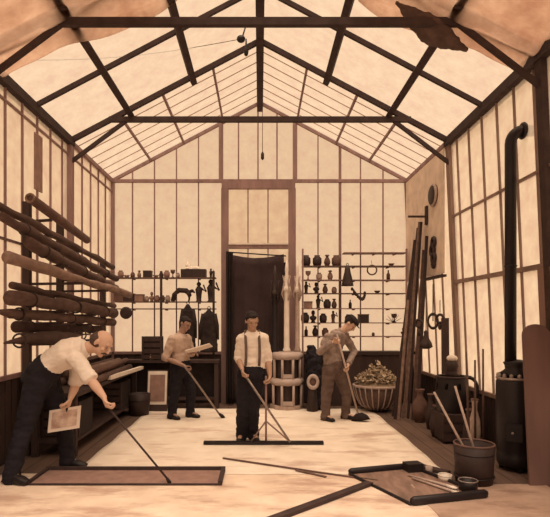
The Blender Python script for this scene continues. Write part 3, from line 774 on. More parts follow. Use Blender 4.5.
# ------------------------------------------------------------------ clutter stand on the right: crate, perforated brazier, urn
Yc = 6.85
cp = V((2.53, Yc, 0))
t = thing('wooden_crate', 'dark low wooden crate under the perforated iron pot at the right wall', 'crate', cp)
m = MB(); m.box(cp+U_*.2, (.40, .5, .34)); m.build('crate_box', 'darkwood', t)
for z in (.08, .2, .32): MB().box(cp+V((0, -.255, z)), (.42, .015, .09)).build('slat', 'darkwood', t)
for sx in (-1, 1): MB().box(cp+V((sx*.18, -.2, .02)), (.04, .04, .04)).build('foot', 'darkwood', t)
bp2 = cp+V((.0, 0, .37))
t = thing('iron_brazier', 'round dark iron pot pierced with bright holes standing on the crate', 'brazier', bp2)
# perforated drum: faces left open
def drum(base, r, h, nz, na, holes):
    m = MB(); vs = []; 
    for i in range(nz+1):
        for j in range(na):
            a = 2*math.pi*j/na; zz = i/nz; rr = r*(1+.12*math.sin(zz*math.pi)); vs.append(base+V((rr*math.cos(a), rr*math.sin(a), h*zz)))
    fs = [(i*na+j, i*na+(j+1) % na, (i+1)*na+(j+1) % na, (i+1)*na+j) for i in range(nz) for j in range(na) if not ((i in holes) and j % 4 == 0)]
    return m._add(vs, fs)
drum(bp2, .19, .46, 12, 32, (8, 9)).build('drum', 'black', t)
MB().torus(bp2+U_*.46, (0, 0, 1), .192, .014).build('rim', 'clay_dark', t)
MB().torus(bp2+V((.21, 0, .28)), (0, 1, 0), .13, .02, sq=1.3).build('handle', 'black', t)
up = bp2+U_*.50
t = thing('lidded_urn', 'small dark urn with pale top standing on the perforated iron pot', 'urn', bp2+U_*.47)
MB().lathe(bp2+U_*.47, [(0, 0), (.10, 0), (.06, .04), (.07, .08), (.085, .13), (.06, .20), (0, .21)], 18).build('urn_body', 'clay_dark', t)
MB().ell(bp2+U_*.70, (.07, .07, .045)).build('urn_lid', 'plaster', t)
pots = [(437, 421, 7.0, .10, .42, 'squat dark jar on the floor left of the crate', 'clay_dark'),
        (431, 414, 7.5, .09, .5, 'tall dark jar on the floor behind the squat jar near the crate', 'clay_dark'),
        (470, 447, 6.35, .09, .48, 'tall dark vase on the floor between the crate and the iron stove', 'clay_dark'),
        (487, 449, 6.25, .07, .62, 'slim pale vase standing beside the iron stove', 'rim'),
        (420, 410, 8.0, .12, .5, 'round brown jar on the floor between the battens and the tall jar', 'clay')]
for px, py, Y_, r_, h_, lb, mt in pots:
    p = V((min(W(px, py, Y_).x, 2.58), Y_, 0))
    t = thing('clay_vase', lb, 'vase', p, 'vessels on the floor by the right wall')
    MB().lathe(p, [(0, 0), (r_*.6, 0), (r_, h_*.35), (r_*.9, h_*.6), (r_*.4, h_*.8), (r_*.45, h_*.92), (r_*.6, h_), (r_*.4, h_), (0, h_*.9)], 20).build('vase_body', mt, t)
    MB().torus(p+U_*h_, (0, 0, 1), r_*.52, .01).build('rim', 'clay', t)
# tools standing behind the stove
for i, (px, tp, lb) in enumerate(((468, 352, 'thin stick standing left of the short sticks behind the vases'), (477, 360, 'short stick standing behind the vases, middle one'), (489, 349, 'short stick standing close left of the iron stove'))):
    b_ = V((W(px, 0, 6.0).x+.02, 6.0+.1*i, 0)); a_ = W(px-2, tp, 6.0+.1*i)
    b_.x = min(b_.x, 2.66); a_.x = min(a_.x, 2.66)
    tag(MB().cyl(b_, a_, .015, .011).build('wooden_stick', 'pole', origin=b_), lb, 'stick', 'sticks behind the vases')

# ------------------------------------------------------------------ basket with dried foliage
kp = V((2.02, 8.98, 0))
t = thing('wicker_basket', 'large round ribbed basket with a pale rim on the floor at the back right', 'basket', kp)
MB().lathe(kp+U_*.02, [(0, 0), (.16, 0), (.29, .1), (.36, .24), (.40, .42), (.38, .42), (.34, .25), (.26, .12), (0, .05)], 30).build('bowl', 'wicker', t)
m = MB()
for k in range(22):
    a = 2*math.pi*k/22; c_, s__ = math.cos(a), math.sin(a)
    m.loft([kp+V((r_*c_, r_*s__, z)) for r_, z in ((.17, .03), (.30, .12), (.37, .26), (.412, .43))], [.011]*4, n=6)
rb = m.build('ribs', 'rim', t)
MB().torus(kp+U_*.44, (0, 0, 1), .40, .022, 36).build('rim', 'rim', t)
for k in range(3):
    a = k*2.1; MB().ell(kp+V((.12*math.cos(a), .12*math.sin(a), .016)), (.03, .03, .018)).build('foot', 'wicker', t)
m = MB(); r2 = random.Random(3)
m.ell(kp+U_*.42, (.33, .33, .13))
for k in range(420):
    a = r2.uniform(0, 6.28); rr = .34*math.sqrt(r2.random()); h_ = (.36-rr)*1.0*r2.uniform(.2, 1)+.05
    p = kp+V((rr*math.cos(a), rr*math.sin(a), .46+h_)); d = V((r2.uniform(-1, 1), r2.uniform(-1, 1), r2.uniform(-.3, 1))).normalized(); u, v = frame_of(d)
    L_ = r2.uniform(.05, .1); w_ = L_*.4; q = [p, p+d*L_*.5+u*w_, p+d*L_, p+d*L_*.5-u*w_]
    m._add(q+[x_+v*.006 for x_ in q], [(0, 1, 2, 3), (7, 6, 5, 4), (0, 4, 5, 1), (1, 5, 6, 2), (2, 6, 7, 3), (3, 7, 4, 0)], False)
tag(m.build('dried_leaves', 'leaf_light', origin=kp+U_*.4), 'heap of dry pale leaves filling the ribbed basket', 'leaves', kind='stuff')
# dark trunk behind basket
cpb = V((1.9, 9.5, 0))
t = thing('storage_trunk', 'dark wooden trunk against the back wall behind the ribbed basket', 'trunk', cpb)
MB().bb(1.25, 2.55, 9.46, 9.74, .0, .93).build('trunk_body', 'darkwood', t)
MB().bb(1.22, 2.58, 9.43, 9.75, .93, .99).build('lid', 'clay_dark', t)

# dark sack + ring
kp2 = V((.98, 9.12, 0))
t = thing('black_sack', 'tall slumped black sack leaning between the pale column stand and the capped man', 'sack', kp2)
m = MB(); m.loft([kp2+V((0, 0, 0)), kp2+V((.02, 0, .1)), kp2+V((.0, .02, .5)), kp2+V((-.05, .05, .9)), kp2+V((-.08, .05, 1.12))], [(.15, .12), (.2, .17), (.22, .16), (.19, .13), (.08, .06)], n=18)
m.build('sack_body', 'black_cloth', t, remesh=.015, wrinkle=.03)
rp = W(313, 382, 8.85)
t = thing('ring_roll', 'rolled canvas seen end on as a pale ring, in front of the black sack', 'roll', V((rp.x, 8.85, rp.z)))
m = MB(); m.torus(rp, (0, -1, .1), .08, .028, sq=1.25); m.build('roll_end', 'stonepale', t)
MB().cyl(rp+V((0, .0, 0)), rp+V((0, .14, -.02)), .1, .1).build('roll_body', 'clay', t)
MB().loft([V((rp.x, 8.95, 0)), rp+V((0, .1, -.06))], [(.13, .1), (.10, .07)], n=14).build('roll_support', 'clay_dark', t)

# ------------------------------------------------------------------ pale column stand left of door edge
Yc = 9.25; cx = W(287, 0, Yc).x
t = thing('column_stand', 'two-tiered pale stand with white edges standing right of the doorway', 'stand', (cx, Yc, 0))
def octa(z0, z1, r0, r1=None, n_=8):
    m = MB(); m.lathe((cx, Yc, 0), [(r0, z0), (r1 or r0, z1)], n_); 
    for f_ in m.bm.faces: f_.smooth = False
    return m
octa(0, .07, .30).build('plinth', 'rim', t)
octa(.07, .44, .235).build('lower_core', 'clay_dark', t)
MB().lathe((cx, Yc, 0), [(.27, .42), (.31, .45), (.31, .50), (.27, .54)], 8).build('middle_shelf', 'stonepale', t)
octa(.54, .88, .215).build('upper_core', 'clay_dark', t)
MB().lathe((cx, Yc, 0), [(.25, .87), (.29, .90), (.29, .96), (.24, 1.0)], 8).build('top_slab', 'stonepale', t)
for k in range(8):
    a = 2*math.pi*(k+.5)/8
    for z0, z1, r_ in ((.07, .43, .262), (.54, .88, .24)):
        MB().cyl((cx+r_*math.cos(a), Yc+r_*math.sin(a), z0), (cx+r_*math.cos(a), Yc+r_*math.sin(a), z1), .024, n=8).build('colonnette', 'stonepale', t)
for z0 in (.075, .545):
    MB().box((cx, Yc-.245 if z0 < .3 else Yc-.225, z0+.04), (.17, .03, .07)).build('sill', 'stonepale', t)
cols = [(275, 'black', .055, 'slim dark glossy column on the pale stand, nearest the doorway'), (286.5, 'plaster', .05, 'white column with pointed finial in the middle of the pale stand'), (297.5, 'rim', .042, 'pale brown column with pointed finial at the right of the pale stand')]
for px, mt, r_, lb in cols:
    p = V((W(px, 0, Yc).x, Yc+(-.05 if mt == 'plaster' else .03), 1.0))
    t = thing('display_column', lb, 'column', p, 'columns on the pale stand')
    H = 1.38 if mt != 'black' else 1.30
    MB().lathe(p, [(0, 0), (r_*1.4, 0), (r_*1.4, .04), (r_, .08), (r_*.92, H*.75), (r_, H*.77)], 18).build('shaft', mt, t)
    MB().lathe(p, [(r_*.9, H*.76), (r_*1.5, H*.79), (r_*1.3, H*.83), (r_*.8, H*.85), (r_*1.1, H*.92), (r_*.5, H*1.0), (r_*.7, H*1.05), (.01, H*1.18)], 14).build('finial', 'plaster' if mt != 'black' else 'clay_dark', t)
    m = MB()
    for k in range(4):
        a = k*math.pi/2+.5
        m.loft([p+V((r_*math.cos(a)*q1, r_*math.sin(a)*q1, z)) for q1, z in ((1, H*.66), (2.0, H*.74), (1.0, H*.9), (1.6, H*.98))], [.012, .014, .012, .006], n=6)
    m.build('leaf_scrolls', 'rim' if mt != 'black' else 'clay_dark', t)

# ------------------------------------------------------------------ drape in the doorway
Yd = 9.62
def drape(x0, x1, z0, ztop, Yq, amp, waves, sag):
    def fn(u, v):
        x = x0+(x1-x0)*u; zt_ = ztop-sag*math.sin(math.pi*u); z = z0+(zt_-z0)*v
        return (x, Yq+amp*math.sin(u*waves*2*math.pi+1.5*math.sin(v*3))*(1.1-.5*v)+.02*noise.noise(V((x*3, z*3, 0))), z)
    return MB().grid(fn, 70, 20, (0, -.008, 0))
o = drape(W(229, 0, Yd).x, W(284, 0, Yd).x, .03, W(0, 254, Yd).z, Yd+.03, .018, 5, .07).build('door_drape', 'drape', origin=(W(256, 0, Yd).x, Yd, .02))
tag(o, 'dark sagging drape hung across the doorway behind the centre man', 'drape')
t = thing('door_curtain', 'narrow dark gathered curtain hanging down the left side of the doorway', 'curtain', (W(229, 0, 9.5).x, 9.5, 0.03))
drape(W(226, 0, 9.5).x, W(233, 0, 9.5).x, .03, W(0, 252, 9.5).z, 9.52, .03, 3, .0).build('curtain_cloth', 'soot', t)
MB().cyl(W(226, 252, 9.5), W(286, 256, 9.5), .012).build('curtain_rod', 'black', t)

# ------------------------------------------------------------------ back shelves
def shelf(x0, x1, z, label, mt='midwood', th=.02, dep=.24, group='shelves on the back wall'):
    t_ = thing('wall_shelf', label, 'shelf', ((x0+x1)/2, YB-.05, z-th), group)
    MB().bb(x0, x1, YB-.03-dep, YB-.02, z-th, z).build('shelf_board', mt, t_)
    k = 3
    for i in range(k):
        x = x0+(x1-x0)*(i+.5)/k
        MB().bb(x-.012, x+.012, YB-.03-dep*.8, YB-.02, z-th-.02, z-th).build('bracket', mt, t_)
    return t_
YS = YB-.16
def zz(py): return EH+(VY-py)/F*(YB-.14)
def xx(px): return (px-VX)/F*(YB-.14)
kinds = {
 'jar': lambda p, s: [(0, 0), (.055*s, 0), (.07*s, .05*s), (.068*s, .12*s), (.04*s, .145*s), (.045*s, .165*s), (0, .17*s)],
 'vase': lambda p, s: [(0, 0), (.04*s, 0), (.065*s, .07*s), (.05*s, .13*s), (.022*s, .18*s), (.038*s, .22*s), (0, .215*s)],
 'bottle': lambda p, s: [(0, 0), (.036*s, 0), (.038*s, .11*s), (.014*s, .15*s), (.014*s, .2*s), (0, .2*s)],
 'bowl': lambda p, s: [(0, 0), (.04*s, 0), (.09*s, .06*s), (.095*s, .08*s), (.08*s, .08*s), (0, .03*s)],
 'goblet': lambda p, s: [(0, 0), (.045*s, 0), (.012*s, .03*s), (.012*s, .08*s), (.05*s, .12*s), (.055*s, .18*s), (0, .17*s)],
}
mts = ['clay_dark', 'clay', 'clay_mid', 'clay_dark', 'rim']
mword = {'clay_dark': 'dark', 'clay': 'brown', 'clay_mid': 'light brown', 'rim': 'pale', 'plaster': 'white'}
ordn = ['first', 'second', 'third', 'fourth', 'fifth', 'sixth', 'seventh', 'eighth', 'ninth', 'tenth', 'eleventh', 'twelfth']
def put(kind, px, pyfoot, i, where, mt=None, s=1.0, grp='ornaments'):
    p = V((xx(px), YS, zz(pyfoot))); mt = mt or mts[rnd.randrange(5)]
    lb = '%s %s, %s from left, %s' % (mword[mt], kind, ordn[i], where)
    t_ = thing(kind, lb, kind, p, grp+' on the '+where)
    if kind in kinds:
        MB().lathe(p, kinds[kind](p, s), 14).build(kind+'_body', mt, t_)
        if kind in ('jar', 'vase'): MB().torus(p+U_*(.14 if kind == 'jar' else .2)*s, (0, 0, 1), .04*s, .007, 12, 6).build('lip', 'clay', t_)
    elif kind == 'box':
        MB().box(p+U_*.07*s, (.18*s, .16, .14*s)).build('box_body', mt, t_); MB().box(p+U_*.148*s, (.19*s, .17, .016)).build('lid', 'clay', t_)
    elif kind == 'bust':
        MB().lathe(p, [(0, 0), (.045*s, 0), (.03*s, .03*s), (.07*s, .08*s), (.06*s, .11*s), (.02*s, .13*s), (.02*s, .15*s)], 14).build('shoulders', mt, t_)
        m_ = MB(); m_.ell(p+U_*.18*s, (.035*s, .042*s, .048*s)); m_.ell(p+V((0, -.04*s, .175*s)), .01*s); m_.build('head', mt, t_)
    elif kind == 'figurine':
        m_ = MB(); m_.loft([p, p+U_*.02, p+U_*.08*s, p+U_*.15*s, p+U_*.19*s], [.045*s, .03*s, .035*s, .045*s, .02*s], n=10); m_.build('figure', mt, t_)
        MB().ell(p+U_*.215*s, .028*s).build('head', mt, t_)
        m_ = MB(); m_.limb([p+V((.03*s, 0, .16*s)), p+V((.085*s, 0, .13*s)), p+V((.06*s, -.02, .2*s))], [.016*s, .013*s, .01*s], 8); m_.build('arm', mt, t_)
    return t_
# left bay
sh_rows = [(277.7, 'top shelf left of the doorway'), (301.6, 'second shelf left of the doorway'), (308.5, 'thin rail shelf left of the doorway')]
for i, (py, wn) in enumerate(sh_rows):
    shelf(xx(117), xx(216), zz(py), 'long wooden %s' % wn, 'clay', .018)
rowA = [('jar', 121, 'clay_mid', .8), ('bowl', 127, 'rim', .6), ('jar', 133, 'clay', .6), ('vase', 139.5, 'clay_mid', .6), ('box', 148, 'clay_dark', .8), ('bowl', 156, 'rim', .6), ('jar', 161.5, 'clay', .6), ('jar', 167, 'clay_mid', .8), ('goblet', 173, 'clay', .8), ('jar', 178, 'rim', .55)]
for i, (k, px, mt, s) in enumerate(rowA): put(k, px, 277.7, i, 'top shelf left of the doorway', mt, s)
rowB = [('box', 120, 'clay', .95), ('box', 130, 'clay_dark', .95), ('box', 140, 'clay_mid', .85), ('jar', 147, 'rim', .6), ('bust', 152, 'clay_mid', .8), ('jar', 157.5, 'clay_mid', .7), ('jar', 162.5, 'clay', .7), ('jar', 168, 'rim', .7)]
for i, (k, px, mt, s) in enumerate(rowB): put(k, px, 301.6, i, 'second shelf left of the doorway', mt, s)
rowC = [('figurine', 199, 'clay_dark', 1.5), ('figurine', 211, 'clay_dark', 1.7)]
for i, (k, px, mt, s) in enumerate(rowC):
    put(k, px, 301.6, 9+i, 'second shelf left of the doorway', mt, s)
put('figurine', 211, 277.7, 11, 'top shelf left of the doorway', 'clay_dark', .7)
# dark model box with white heap
p = V((xx(194), YS, zz(277.7))); t = thing('model_box', 'wide dark box with a white heap on top, left of the doorway', 'box', p)
MB().box(p+U_*.075, (.46, .2, .15)).build('box_body', 'clay_dark', t)
m = MB(); m.ell(p+V((-.03, 0, .16)), (.18, .08, .05)); m.ell(p+V((-.12, 0, .21)), (.05, .05, .08)); m.build('white_heap', 'plaster', t, remesh=.012, wrinkle=.02)
# arched animal
p = V((xx(182), YS, zz(301.6))); t = thing('animal_statue', 'dark arched animal statue on the second shelf left of the doorway', 'statue', p)
m = MB(); m.limb([p+V((-.19, 0, .02)), p+V((-.15, 0, .13)), p+V((-.05, 0, .21)), p+V((.08, 0, .20)), p+V((.15, 0, .12))], [.02, .035, .05, .05, .035])
for dx_ in (-.13, -.1): m.limb([p+V((dx_, .03 if dx_ < -.11 else -.03, .13)), p+V((dx_-.03, 0, .01))], [.02, .014])
for dy_ in (-.03, .03): m.limb([p+V((.12, dy_, .14)), p+V((.14, dy_, .07)), p+V((.13, dy_, .01))], [.028, .018, .015])
m.limb([p+V((.14, 0, .18)), p+V((.19, 0, .2)), p+V((.235, 0, .17))], [.03, .034, .018]); m.build('animal_body', 'clay_dark', t, remesh=.01)
# uprights of the left shelving
for px, lb in ((163, 'thin dark upright holding the shelves left of the doorway, in the middle'), (214.5, 'thin dark upright holding the shelves next to the doorway')):
    x = xx(px); tag(MB().bb(x-.02, x+.02, YB-.34, YB-.30, 0, zz(272)).build('shelf_upright', 'darkwood', origin=(x, YB-.32, 0)), lb, 'post')
# hanging plate
p = V((xx(129), 9.45, zz(313))); t = thing('hanging_plate', 'round dark plate hanging below the rail left of the doorway', 'plate', p)
MB().lathe(p, [(0, 0), (.10, 0), (.112, .02), (.09, .03), (0, .02)], 24, (0, -1, 0)).build('plate_disc', 'clay_dark', t)
MB().cyl(p+U_*.1, V((p.x, 9.52, zz(309))), .005).build('cord', 'black', t)
# hanging coats
def coat(px, pt, pb, Y_, w_, label):
    top = W(px, pt, Y_); bot = W(px, pb, Y_); H = top.z-bot.z
    t_ = thing('hanging_coat', label, 'coat', top, 'dark coats on the back wall')
    def pp(k, dx=0): return V((top.x+dx, Y_, top.z-H*k))
    m = MB(); m.loft([pp(0.03), pp(.08), pp(.16), pp(.35), pp(.7), pp(1)], [(.03, .03), (.05, .04), (w_*.9, .06), (w_*.85, .07), (w_, .08), (w_*1.1, .09)], lat=V((1, 0, 0)), n=20)
    m.build('coat_cloth', 'soot', t_, remesh=.014, wrinkle=.010)
    for q in (-1, 1): MB().loft([pp(.13, q*w_*.65), pp(.4, q*w_*.9), pp(.72, q*w_*.98)], [(.04, .04), (.045, .045), (.035, .035)], n=12).build('sleeve', 'soot', t_)
    MB().torus(pp(-.0), (0, 1, 0), .025, .006, 12, 6).build('hook', 'black', t_)
coat(188, 303, 352, 9.3, .13, 'dark coat on a hook behind the head of the back left man')
coat(209, 308, 352, 9.3, .15, 'dark coat on a hook close to the left side of the doorway')
# right bay shelves
rows = [(253, 343, 405), (266.2, 302, 405), (280, 302, 405), (293.3, 302, 405), (308.3, 302, 405), (322.5, 302, 405), (336, 302, 405)]
for i, (py, a, b) in enumerate(rows):
    wn = '%s shelf right of the doorway' % ordn[i]
    shelf(xx(a), xx(b), zz(py), 'thin wooden %s' % wn, 'clay' if i % 2 else 'midwood', .016)
content = {
 1: [('jar', 306, 'clay_dark', 1.2), ('jar', 317, 'clay_dark', 1.2), ('vase', 327, 'clay', .95), ('jar', 336, 'clay', 1.2), ('bowl', 391, 'clay_mid', .6)],
 2: [('goblet', 308, 'clay_mid', .9), ('jar', 319, 'rim', .8), ('vase', 330, 'clay_mid', .8), ('bottle', 388, 'clay', .9)],
 3: [('figurine', 306, 'clay_dark', .9), ('bust', 316, 'clay_dark', .9), ('vase', 325, 'clay', .8), ('jar', 334, 'clay_mid', .7), ('bowl', 377, 'clay', .6)],
 4: [('box', 308, 'clay_mid', .8), ('figurine', 318, 'clay_dark', 1.0), ('jar', 327, 'clay_dark', 1.0), ('vase', 334, 'clay', .8), ('bottle', 350, 'clay_dark', .8)],
 5: [('jar', 305, 'clay_dark', 1.1), ('bust', 313, 'clay_dark', 1.0), ('jar', 323, 'clay_dark', 1.0), ('figurine', 333, 'clay', .9), ('jar', 348, 'clay_dark', .9), ('box', 363, 'clay_dark', 1.0), ('goblet', 394, 'clay', .9)],
 6: [('bottle', 306, 'clay_dark', .9), ('vase', 315, 'clay_dark', .9), ('jar', 325, 'clay', .9), ('jar', 373, 'clay', .4), ('bust', 403, 'clay', .7)],
}
for r_, lst in content.items():
    for i, (k, px, mt, s) in enumerate(lst): put(k, px, rows[r_][0], i, '%s shelf right of the doorway' % ordn[r_], mt, s)
# uprights
for px, lb in ((302, 'thin upright of the right shelving, next to the pale columns'), (404, 'thin upright of the right shelving, in the far corner')):
    x = xx(px); tag(MB().bb(x-.015, x+.015, YB-.32, YB-.29, 0, zz(250)).build('shelf_upright', 'midwood', origin=(x, YB-.31, 0)), lb, 'post')
# bell, wreath, vine hung on the shelf edge
Yh = 9.44
def xh(px): return (px-VX)/F*Yh
def zh(py): return EH+(VY-py)/F*Yh
p = V((xh(347.5), Yh, zh(286))); t = thing('hanging_bell', 'dark bell-shaped hood hanging in front of the right shelves', 'bell', p)
MB().lathe(p, [(.11, 0), (.105, .03), (.09, .12), (.06, .24), (.045, .33), (.02, .37), (0, .38)], 18).build('bell_body', 'clay_dark', t)
MB().torus(p+U_*.39, (0, 1, 0), .02, .006, 12, 6).build('loop', 'black', t)
p = V((xh(372), Yh, zh(270))); t = thing('hanging_wreath', 'thin ring-shaped wreath hanging in front of the right shelves', 'wreath', p)
MB().torus(p, (0, 1, 0), .085, .014, 24, 8).build('ring', 'clay', t); MB().cyl(p+U_*.08, p+U_*.1+V((0, .06, .08)), .004).build('cord', 'black', t)
p = V((xh(352), Yh, zh(288))); t = thing('hanging_garland', 'dark drooping garland hung from the shelves right of the bell', 'garland', p)
m = MB(); P_ = [p+V((.23*math.sin(u*1.57)*1.0, 0, -.0-.17*math.sin(u*math.pi*.9)-.02*u)) for u in [i/10 for i in range(11)]]; m.loft(P_, [.016]*11, n=8)
m.build('cord', 'clay_dark', t)
m = MB(); 
for k, q in enumerate(P_): m.ell(q+V((0, -.01, -.02)), (.025, .02, .035), nu=8, nv=6)
m.build('leaf_clusters', 'clay_dark', t)
# twig star
p = V((xh(395), 9.55, zz(322.5)+.03)); t = thing('twig_bunch', 'spreading bunch of bare twigs on the sixth shelf right of the doorway', 'twigs', V((p.x, 9.55, zz(322.5))))
m = MB()
for a in (20, 50, 80, 110, 140, 165): m.cyl(p-U_*.03, p+V((.15*math.cos(R(a)), -.02, .15*math.sin(R(a)))), .007, .003, n=6)
m.build('twigs', 'clay_dark', t)

# ------------------------------------------------------------------ benches along the back left / left wall
def bench(name, x0, x1, y0, y1, h, label):
    t_ = thing(name, label, 'bench', ((x0+x1)/2, (y0+y1)/2, 0))
    MB().bb(x0, x1, y0, y1, h-.05, h).build('worktop', 'darkwood', t_)
    for x in (x0+.05, x1-.05):
        for y in (y0+.05, y1-.05): MB().bb(x-.035, x+.035, y-.035, y+.035, 0, h-.05).build('leg', 'darkwood', t_)
    MB().bb(x0+.04, x1-.04, y0+.06, y1-.04, .15, .19).build('lower_shelf', 'darkwood', t_)
    MB().bb(x0+.04, x1-.04, y1-.05, y1-.03, .19, h-.05).build('back_panel', 'soot', t_)
    return t_
bench('workbench', -2.70, -.72, 9.12, 9.40, .86, 'long dark workbench along the back wall behind the back left man')
bench('side_bench', -2.64, -2.1, 5.95, 8.95, .74, 'long dark bench along the left wall below the racked poles')
# crates under side bench / on it
def crate(c, s, label, mt='darkwood', rz=0, slats=4):
    c = V(c); t_ = thing('crate', label, 'crate', c, 'crates by the benches'); Rm = Matrix.Rotation(rz, 3, 'Z')
    MB().box(c+U_*(s[2]/2), (s[0]*.96, s[1]*.96, s[2]*.96), Rm).build('crate_box', 'soot', t_)
    for k in range(slats):
        z = s[2]*(k+.5)/slats
        MB().box(c+U_*z+Rm@V((0, -s[1]/2, 0)), (s[0], .016, s[2]/slats*.7), Rm).build('slat', mt, t_)
    for q in (-1, 1): MB().box(c+U_*(s[2]/2)+Rm@V((q*s[0]*.47, -s[1]*.51, 0)), (.03, .02, s[2]), Rm).build('corner_post', mt, t_)
    return t_
p = W(153, 357, 9.25); crate((p.x, 9.26, .86), (.34, .24, .42), 'dark slatted crate standing on the workbench left of the back left man')
crate((-2.36, 6.4, .19), (.46, .5, .42), 'dark slatted crate on the low shelf of the side bench, nearest the viewer')
crate((-2.36, 8.3, .19), (.46, .6, .42), 'dark slatted crate on the low shelf of the side bench, at its far end')
# bottles on bench front
for px, r_, mt, lb in ((151, .05, 'clay_mid', 'round light brown pot on the workbench edge, left of the white pot'), (163, .05, 'plaster', 'round white pot on the workbench edge next to the tan-shirted man')):
    p = W(px, 366, 9.18); p.z = .86
    p.x = p.x
    t = thing('round_pot', lb, 'pot', p, 'pots on the workbench')
    MB().lathe(p, [(0, 0), (r_*.7, 0), (r_, .04), (r_, .07), (r_*.6, .10), (0, .10)], 16).build('pot_body', mt, t)
    MB().torus(p+U_*.1, (0, 0, 1), r_*.6, .008, 16, 6).build('lip', 'rim', t)
# framed poster leaning on bench
a0, a1 = W(146.5, 403, 8.92), W(167.5, 403, 8.92)
t = thing('framed_picture', 'pale framed picture leaning against the workbench beside the back left man', 'picture', V(((a0.x+a1.x)/2, 8.95, .1)))
th_ = thing
m = MB(); lean = V((0, .10, 0)); x0, x1, z0, z1 = a0.x, a1.x, .0, .66
def quadbox(x0, x1, z0, z1, off, th, topin=0):
    m = MB(); f0 = 8.88
    def P(x, z): return V((x, f0+z*.18-off, z))
    ps = [P(x0, z0), P(x1, z0), P(x1-topin, z1), P(x0+topin, z1)]
    return m._add(ps+[p+V((0, th, 0)) for p in ps], [(0, 1, 2, 3), (7, 6, 5, 4), (0, 4, 5, 1), (1, 5, 6, 2), (2, 6, 7, 3), (3, 7, 4, 0)], False)
quadbox(x0, x1, .0, .70, 0, .02).build('backing', 'darkwood', t)
quadbox(x0+.015, x1-.015, .12, .68, .006, .006).build('mat_board', 'plaster', t)
quadbox(x0+.05, x1-.05, .17, .62, .010, .004).build('picture_print', 'clay_mid', t)
# bundle of rolled drawings on side bench
for i in range(7):
    k = i % 4; row = i//4
    p0 = V((-2.52+.13*k+.06*row, 6.6, .79+.10*row)); p1 = V((-2.50+.12*k+.06*row, 8.55, .80+.10*row))
    o = MB().cyl(p0, p1, .048, .044).build('paper_roll', ['pole', 'pole_light', 'clay', 'pole'][i % 4], origin=p0)
    tag(o, '%s long roll on the side bench, %s' % (['brown', 'pale', 'dark reddish', 'mottled brown'][i % 4], ['against the wall in the bottom row', 'second from the wall in the bottom row', 'third from the wall in the bottom row', 'nearest the room in the bottom row', 'against the wall in the top row', 'in the middle of the top row', 'nearest the room in the top row'][i]), 'roll', 'rolls on the side bench')
# white plank
a_ = W(108, 387, 7.9); b_ = W(136, 384, 8.35)
tag(MB().beam(V((-2.09, 7.2, .77)), V((-1.98, 8.7, .77)), .06, .05).build('white_lath', 'plaster', origin=(-2.05, 7.2, .74)), 'white lath lying along the front edge of the side bench', 'lath')
# tubs under
for px, py, lb in ((104, 402, 'dark round tub on the floor in front of the side bench, its left one'), (131, 404, 'dark round tub on the floor in front of the side bench')):
    Y_ = 8.6 if px == 131 else 7.9; p = V((W(px, 0, Y_).x+.0, Y_, 0)); p.x = max(p.x, -2.0) if px == 131 else -1.93 - .0
    if px == 104: p = V((-1.88-.0, 8.95-.35, 0)); continue
    t = thing('round_tub', lb, 'tub', p)
    MB().lathe(p, [(0, 0), (.16, 0), (.19, .35), (.17, .35), (.15, .1), (0, .08)], 20).build('tub_body', 'clay_dark', t)
    MB().torus(p+U_*.25, (0, 0, 1), .183, .008).build('hoop', 'black', t)

# ------------------------------------------------------------------ rack of poles on left wall
rackx = -2.72
ups = [6.05, 7.05, 8.95]
poles = [  # (y-left px, py), (px,py), x, radius, mat
 ((-20, 196), (113, 267), -2.50, .045, 'pole'), ((2, 217), (116, 279), -2.42, .055, 'pole'), ((28, 243), (116, 289), -2.34, .062, 'pole'),
 ((8, 257), (130, 295), -2.16, .050, 'pole_light'), ((12, 286), (114, 306), -2.48, .042, 'pole'), ((11, 297), (114, 313), -2.34, .068, 'pole'),
 ((-4, 312), (113, 322), -2.40, .055, 'pole'), ((17, 327), (98, 329), -2.52, .055, 'pole_dark'), ((5, 342), (90, 334), -2.36, .062, 'pole_dark')]
plabel = ['thin rough pole lying highest in the wall rack, below the tilted roll', 'rough brown pole second from the top of the wall rack', 'thick rough pole third from the top of the wall rack',
          'long pale pole fourth from the top, jutting farthest toward the back wall', 'thin brown pole fifth from the top of the wall rack', 'thickest brown roll in the middle of the wall rack, sixth from the top',
          'brown pole seventh from the top, with a pointed near end', 'dark blunt roll second from the bottom of the wall rack', 'dark tapered roll at the bottom of the wall rack, just above the bending man']
arms = []
def ypx(px, x): return x*F/(px-VX)
prs = []
for (a, b, x, r_, mt), lb in zip(poles, plabel):
    ya, yb = ypx(a[0], x), ypx(b[0], x+.0)
    yb = min(yb, 9.45)
    za = EH+(VY-a[1])/F*ya; zb = EH+(VY-b[1])/F*yb
    p0, p1 = V((x, ya, za)), V((x, yb, zb)); d = (p1-p0); prs.append((p0, p1, r_))
    t = thing('racked_pole', lb, 'pole', p0, 'poles in the wall rack')
    pts = []; rads = []; kk = 14; r3 = random.Random(int(za*1000))
    for i in range(kk+1):
        u = i/kk; q = p0+d*u; q += V((r3.uniform(-.008, .008), 0, r3.uniform(-.010, .010)))
        rr = r_*(1+r3.uniform(-.18, .18))
        if mt == 'pole_dark' and r_ > .06: rr = r_*max(.15, math.sin(math.pi*min(1, u*1.1+.03)))*1.2
        elif lb.endswith('near end') and i == 0: rr = r_*.25
        pts.append(q); rads.append(rr)
    MB().loft(pts, rads, n=14).build('pole_shaft', mt, t)
    if r_ > .05:
        for u in (.12, .5, .85):
            q = p0+d*u; MB().torus(q, d, r_*1.08, .010, 16, 6).build('binding', 'clay_dark', t)
